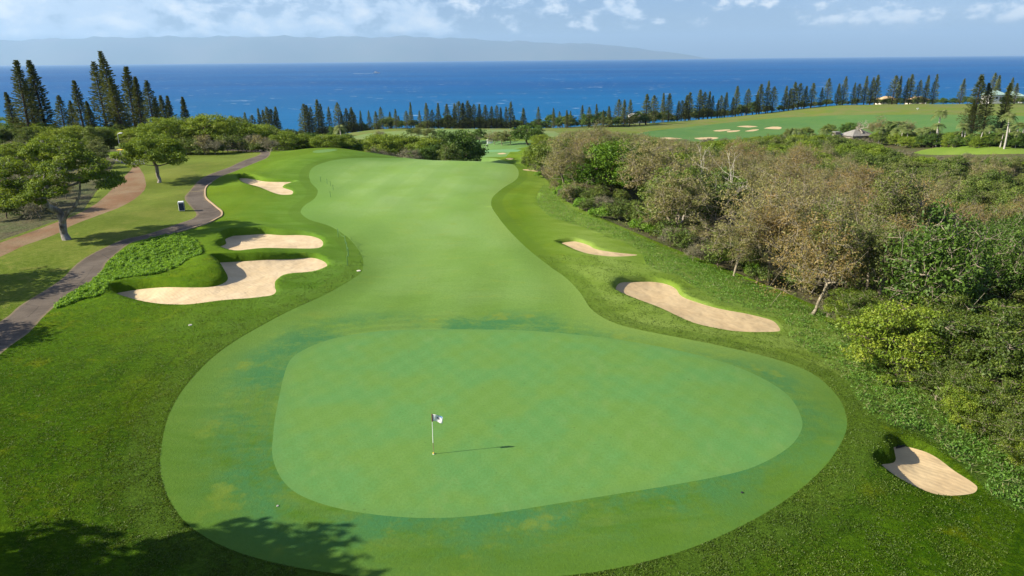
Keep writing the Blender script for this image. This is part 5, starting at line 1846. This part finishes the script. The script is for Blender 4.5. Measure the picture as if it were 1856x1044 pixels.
for i, (a, b) in enumerate([(581, 328), (593, 333), (599, 337), (604, 345), (599, 358)]):
    e = thing('marker_stake', f'{["topmost", "second", "third", "fourth", "lowest"][i]} of the small dark stakes near the far left bunker', 'stake', at(a, b), group='dark marker stakes')
    MB().tube((0, 0, -.1), (0, 0, .7), .035, .03, 8).build('post', OM['green'], e)
    MB().ball((0, 0, .71), .045).build('knob', OM['black'], e)
# plates and marks in the grass
for (a, b, sz, lab) in [(345, 590, .14, 'grey round irrigation cover in the rough left of the fairway'), (650, 491, .20, 'pale plate in the grass at the fairway corner'), (503, 917, .05, 'tiny pale stone on the fringe left of the green'),
                        (1345, 893, .06, 'small dark plate on the fringe right of the green')]:
    p = at(a, b, -.02)
    o = MB().tube((0, 0, 0), (0, 0, .05), sz, sz * .9, 14).build('ground_plate', OM['black'] if a == 1345 else OM['grey'] if a != 650 else OM['cream'], None, label=lab, category='ground plate')
    o.location = p
# rake at the lower right bunker
p = at(1634, 800, .05)
e = thing('bunker_rake', 'dark rake lying on the top edge of the lower right bunker', 'rake', p, 1.9)
MB().tube((0, 0, .04), (.85, .1, .10), .016, n=6).build('handle', OM['black'], e)
mb = MB().box(-.03, .03, -.28, .28, .02, .06)
mb.build('head', OM['black'], e)
for k in range(9):
    MB().box(-.012, .012, -.27 + k * .0655, -.255 + k * .0655, -.04, .018).build('tine', OM['black'], e)
# tan kerb on the outside of the path bend
kp = hit(smooth_loop([(383, 331), (374, 340), (372, 350), (374, 361), (388, 372), (401, 383), (402, 391), (396, 398), (380, 407), (352, 415), (320, 424)], 5, False))
kk = MB()
for a, b in zip(kp[:-1], kp[1:]):
    d = unit(np.array([b[0] - a[0], b[1] - a[1]]))
    nn = np.array([d[1], -d[0]])
    za, zb = gz(a[0], a[1]), gz(b[0], b[1])
    pts_ = []
    for (q, z) in ((a, za), (b, zb)):
        for w_, h_ in ((-.09, -.1), (-.09, .10), (.09, .10), (.09, -.1)):
            pts_.append((q[0] + nn[0] * w_, q[1] + nn[1] * w_, z + h_))
    kk.poly(pts_, [(0, 4, 5, 1), (1, 5, 6, 2), (2, 6, 7, 3)])
kk.build('path_kerb', OM['kerb'], kind='structure')


# houses
def house(px, py, w_, d_, h_, rh, wall, roof, label, rz=0.0, name='house', nwin=4, over=.6, chim=False, cat='house', dz=0.0, dep=None, flat=False):
    if dep:
        d = rays([(px, py)])[0]
        loc = (d[0] / d[1] * dep, dep, CAM_Z + d[2] / d[1] * dep)
    else:
        loc = at(px, py)
    e = thing(name, label, cat, (loc[0], loc[1], loc[2] + dz), rz)
    MB().box(-w_ / 2, w_ / 2, -d_ / 2, d_ / 2, -3, h_).build('wall', OM[wall], e)
    o = over
    if flat:
        rf = MB().box(-w_ / 2 - o, w_ / 2 + o, -d_ / 2 - o, d_ / 2 + o, h_ + .003, h_ + rh).build('roof', OM[roof], e)
    else:
        W2, D2 = w_ / 2 + o, d_ / 2 + o
        rl = max(W2 - D2, .3)
        V = [(-W2, -D2, h_), (W2, -D2, h_), (W2, D2, h_), (-W2, D2, h_), (-rl, 0, h_ + rh), (rl, 0, h_ + rh), (-W2, -D2, h_ + .003 - .18), (W2, -D2, h_ + .003 - .18), (W2, D2, h_ - .177), (-W2, D2, h_ - .177)]
        rf = MB().poly(V, [(0, 1, 5, 4), (1, 2, 5), (2, 3, 4, 5), (3, 0, 4), (6, 7, 1, 0), (7, 8, 2, 1), (8, 9, 3, 2), (9, 6, 0, 3), (9, 8, 7, 6)]).build('roof', OM[roof], e)
    if chim:
        MB().box(-w_ * .3 - .5, -w_ * .3 + .5, -.5, .5, h_, h_ + rh + 1.0).build('chimney', OM['stone'], rf)
    for i in range(nwin):
        x = -w_ / 2 + w_ * (i + .5) / nwin
        if i == nwin // 2 and nwin > 2:
            MB().box(x - .5, x + .5, -d_ / 2 - .06, -d_ / 2 - .003, .05, 2.1).build('door', OM['wood'], e)
            continue
        f = MB().box(x - .75, x + .75, -d_ / 2 - .07, -d_ / 2 - .003, .9, 2.2).build('window', OM['white'], e)
        MB().box(x - .65, x + .65, -d_ / 2 - .09, -d_ / 2 - .073, 1.0, 2.1).build('pane', OM['glass'], f)
    return e


house(1158, 219, 8, 6, 3.0, 2.0, 'white', 'roofw', 'white house half hidden among the coastal pines', .2, dep=415)
house(1146, 218, 4, 4, 2.6, 1.5, 'white', 'roofw', 'small white annexe at the left side of the white house', .1, dep=411, nwin=2)
house(1606, 187, 10, 7, 3.2, 1.8, 'cream', 'rooft', 'tan roofed house behind the right coastal pines, left one', .05, dep=425, dz=-.9)
house(1662, 187, 11, 7, 3.2, 1.8, 'cream', 'rooft', 'tan roofed house behind the right coastal pines, right one', -.05, dep=428, dz=-1.1)
house(1800, 182, 9, 7, 3.2, 2.2, 'white', 'roofn', 'pale house with greenish roof behind the right pine cluster', .1, dep=390)
house(1832, 184, 9, 7, 3.2, 2.2, 'white', 'roofn', 'pale green roofed house near the right frame edge', -.1, dep=392)
house(1552, 256, 8.5, 6, 2.8, 1.9, 'stone', 'roofg', 'grey shingled house among the trees below the upper fairway', .25, chim=False, dz=-.5)
house(1514, 258, 1.9, 1.9, 3.4, .25, 'stone', 'roofg', 'square stone tower left of the grey shingled house', .1, name='stone_tower', cat='tower', nwin=1, flat=True, over=.15)
house(1478, 278, 4.2, .6, 1.4, .2, 'cream', 'roofw', 'pale garden wall in front of the palm grove', -.35, name='garden_wall', cat='wall', nwin=0, flat=True, over=.1)
house(535, 243, 22, 9, 2.6, .5, 'grey', 'roofw', 'long low grey building at the coast left of centre', 0, name='building', cat='building', nwin=7, flat=True, over=.3)
house(512, 240, 5, 5, 2.6, 1.2, 'grey', 'roofg', 'small grey shed left of the long low building', 0, name='shed', cat='shed', nwin=2)
house(888, 260, 2.0, 1.6, 1.1, .2, 'white', 'roofw', 'small white hut beside the farther green', .1, name='hut', cat='hut', nwin=1, flat=True, over=.12)


def cart(px, py, label, roofm='white', bodym='white', rz=0.0, s=1.0, cat='golf cart', name='golf_cart'):
    e = thing(name, label, cat, at(px, py, .02), rz, s=s)
    MB().box(-1.2, 1.2, -.58, .58, .28, .62, .08, .04).build('body', OM[bodym], e, .05)
    MB().box(.75, 1.15, -.55, .55, .623, .95, .12, .03).build('dashboard', OM[bodym], e, .03)
    MB().box(-.55, .15, -.52, .52, .623, .82).box(-.62, -.48, -.52, .52, .82, 1.25).build('seat', OM['cream'], e, .03)
    MB().box(-1.0, .95, -.62, .62, 1.80, 1.88, .08, .06).build('roof', OM[roofm], e, .02)
    for a, b in ((-.9, -.55), (-.9, .55), (.85, -.55), (.85, .55)):
        MB().tube((a, b, .62), (a * .95, b, 1.80), .025, n=6).build('post', OM['metal'], e)
    for a, b in ((-.8, -.60), (-.8, .46), (.8, -.60), (.8, .46)):
        MB().tube((a, b, .24), (a, b + .14, .24), .24, n=14).build('wheel', OM['rubber'], e)
    return e


cart(1598, 189, 'white golf cart parked on the track by the tan roofed houses', rz=.3)
cart(1770, 188, 'white golf cart at the edge of the upper fairway near the right pines', rz=1.2, s=.9)
cart(256, 287, 'white utility cart on the tarmac below the pines', rz=.4)
cart(226, 289, 'yellow utility vehicle on the tarmac below the pines', 'yellow', 'yellow', .1, cat='utility cart', name='utility_cart')
cart(240, 287, 'dark trailer cart between the yellow and the white vehicle', 'metal', 'black', -.1, .8, 'utility cart', 'utility_cart')
cart(585, 244, 'white and orange truck beside the long low building', 'orange', 'white', .1, 1.6, 'truck', 'small_truck')
e = thing('lamp_post', 'thin lamp post with a white head standing by the yellow vehicle', 'lamp post', at(221, 287))
MB().tube((0, 0, -.2), (0, 0, 4.6), .07, .045, 8).build('pole', OM['metal'], e)
MB().tube((0, 0, 4.6), (.55, 0, 4.8), .03, n=6).build('arm', OM['metal'], e)
MB().box(.35, .95, -.14, .14, 4.75, 4.9, .04, .03).build('lamp_head', OM['white'], e)
MB().box(-.12, .12, -.1, .1, .1, 1.2).build('control_box', OM['blue'], e)
e = thing('sign_post', 'small grey sign beside the far end of the cart path', 'sign', at(483, 272))
MB().tube((0, 0, -.2), (0, 0, 1.0), .04, n=8).build('post', OM['metal'], e)
MB().box(-.35, .35, -.03, .03, .7, 1.25).build('sign_panel', OM['grey'], e)
e = thing('tee_sign', 'tiny white marker on the upper fairway left of the right pine cluster', 'marker', at(1663, 199))
MB().tube((0, 0, -.1), (0, 0, .7), .06, n=8).build('post', OM['white'], e)
MB().box(-.5, .5, -.06, .06, .5, 1.0).build('sign_panel', OM['white'], e)
e = thing('flagstick', 'thin distant flagstick on the farther green', 'flagstick', at(881, 273))
MB().tube((0, 0, 0), (0, 0, 2.1), .03, n=6).build('pole', OM['white'], e)
MB().box(.02, .5, -.01, .01, 1.75, 2.1).build('flag', OM['white'], e)

# boat and wake
d = rays([(682, 133)])[0]
tq_ = (SEA_Z - CAM_Z) / d[2]
bxp = (d[0] * tq_, d[1] * tq_, SEA_Z)
e = thing('motor_boat', 'small white motor boat with a foam wake, far out on the sea', 'boat', bxp, .12, s=2.0)
hull = MB()
hs = []
for i in range(9):
    f = i / 8
    wd = 2.2 * (1 - max(0, f - .45) ** 2 * 3.2) if f > .45 else 2.2
    wd = max(wd, .05)
    x = -8 + 17 * f
    hs += [(x, -wd, 2.0 + .8 * f), (x, -wd * .55, -.3), (x, wd * .55, -.3), (x, wd, 2.0 + .8 * f)]
hull.poly(hs, [(i * 4 + k, (i + 1) * 4 + k, (i + 1) * 4 + k + 1, i * 4 + k + 1) for i in range(8) for k in range(3)] + [(i * 4, i * 4 + 3, (i + 1) * 4 + 3, (i + 1) * 4) for i in range(8)] + [(0, 1, 2, 3)])
hull.build('hull', OM['white'], e)
MB().box(-4, 3, -1.5, 1.5, 2.4, 4.4, .6, .3).build('cabin', OM['white'], e)
MB().box(-3, 2.9, -1.53, 1.53, 3.2, 3.9, .5, .25).build('cabin_window', OM['glass'], e)
MB().box(-3.4, 1.0, -1.3, 1.3, 4.9, 5.05).tube((-3, -1.1, 4.3), (-3, -1.1, 5), .06).tube((.5, 1.1, 4.3), (.5, 1.1, 5), .06).build('canopy', OM['white'], e)
mw, tw_ = new_mat('foam')
Pn = tw_.n('ShaderNodeTexCoord').outputs['Object']
finish(tw_, tw_.mix(tw_.ramp(tw_.noise(Pn, .3, 4, .7), .35, .65), (0.75, 0.80, 0.82), (0.45, 0.58, 0.66)), .9)
wk = MB()
wp = []
for i in range(16):
    f = i / 15
    wp += [(-8 - 48 * f, -(1.6 + 4.5 * f + random.uniform(-.8, .8)), .06 + .15 * (1 - f)), (-8 - 48 * f, 0, .25 * (1 - f) + .1), (-8 - 48 * f, 1.6 + 4.5 * f + random.uniform(-.8, .8), .06 + .15 * (1 - f))]
wk.poly(wp, [(i * 3 + k, (i + 1) * 3 + k, (i + 1) * 3 + k + 1, i * 3 + k + 1) for i in range(15) for k in range(2)])
wko = wk.build('wake', mw, kind='stuff', label='white foam wake trailing the motor boat')
wko.location = (bxp[0], bxp[1], SEA_Z)
wko.rotation_euler = (0, 0, .12)
wko.scale = (2.0, 3.0, 2.0)

# the tree outside the left frame edge
plant('shadowtree', -28.8, 9.7, 1.28, 'shade_tree', 'large spreading tree beyond the left frame edge shading the lower left grass', 'tree', sz=1.0)

for i, (a, b, hh, lab) in enumerate([(75, 520, 8.0, 'spreading tree beyond the left frame edge shading the path, farther one'), (60, 615, 7.0, 'spreading tree beyond the left frame edge shading the path, nearer one')]):
    p = hit([(a, b)])[0]
    plant('kiawe', p[0] - 13.5, p[1] - 2.2, hh / 6.6, 'shade_tree', lab, 'tree')
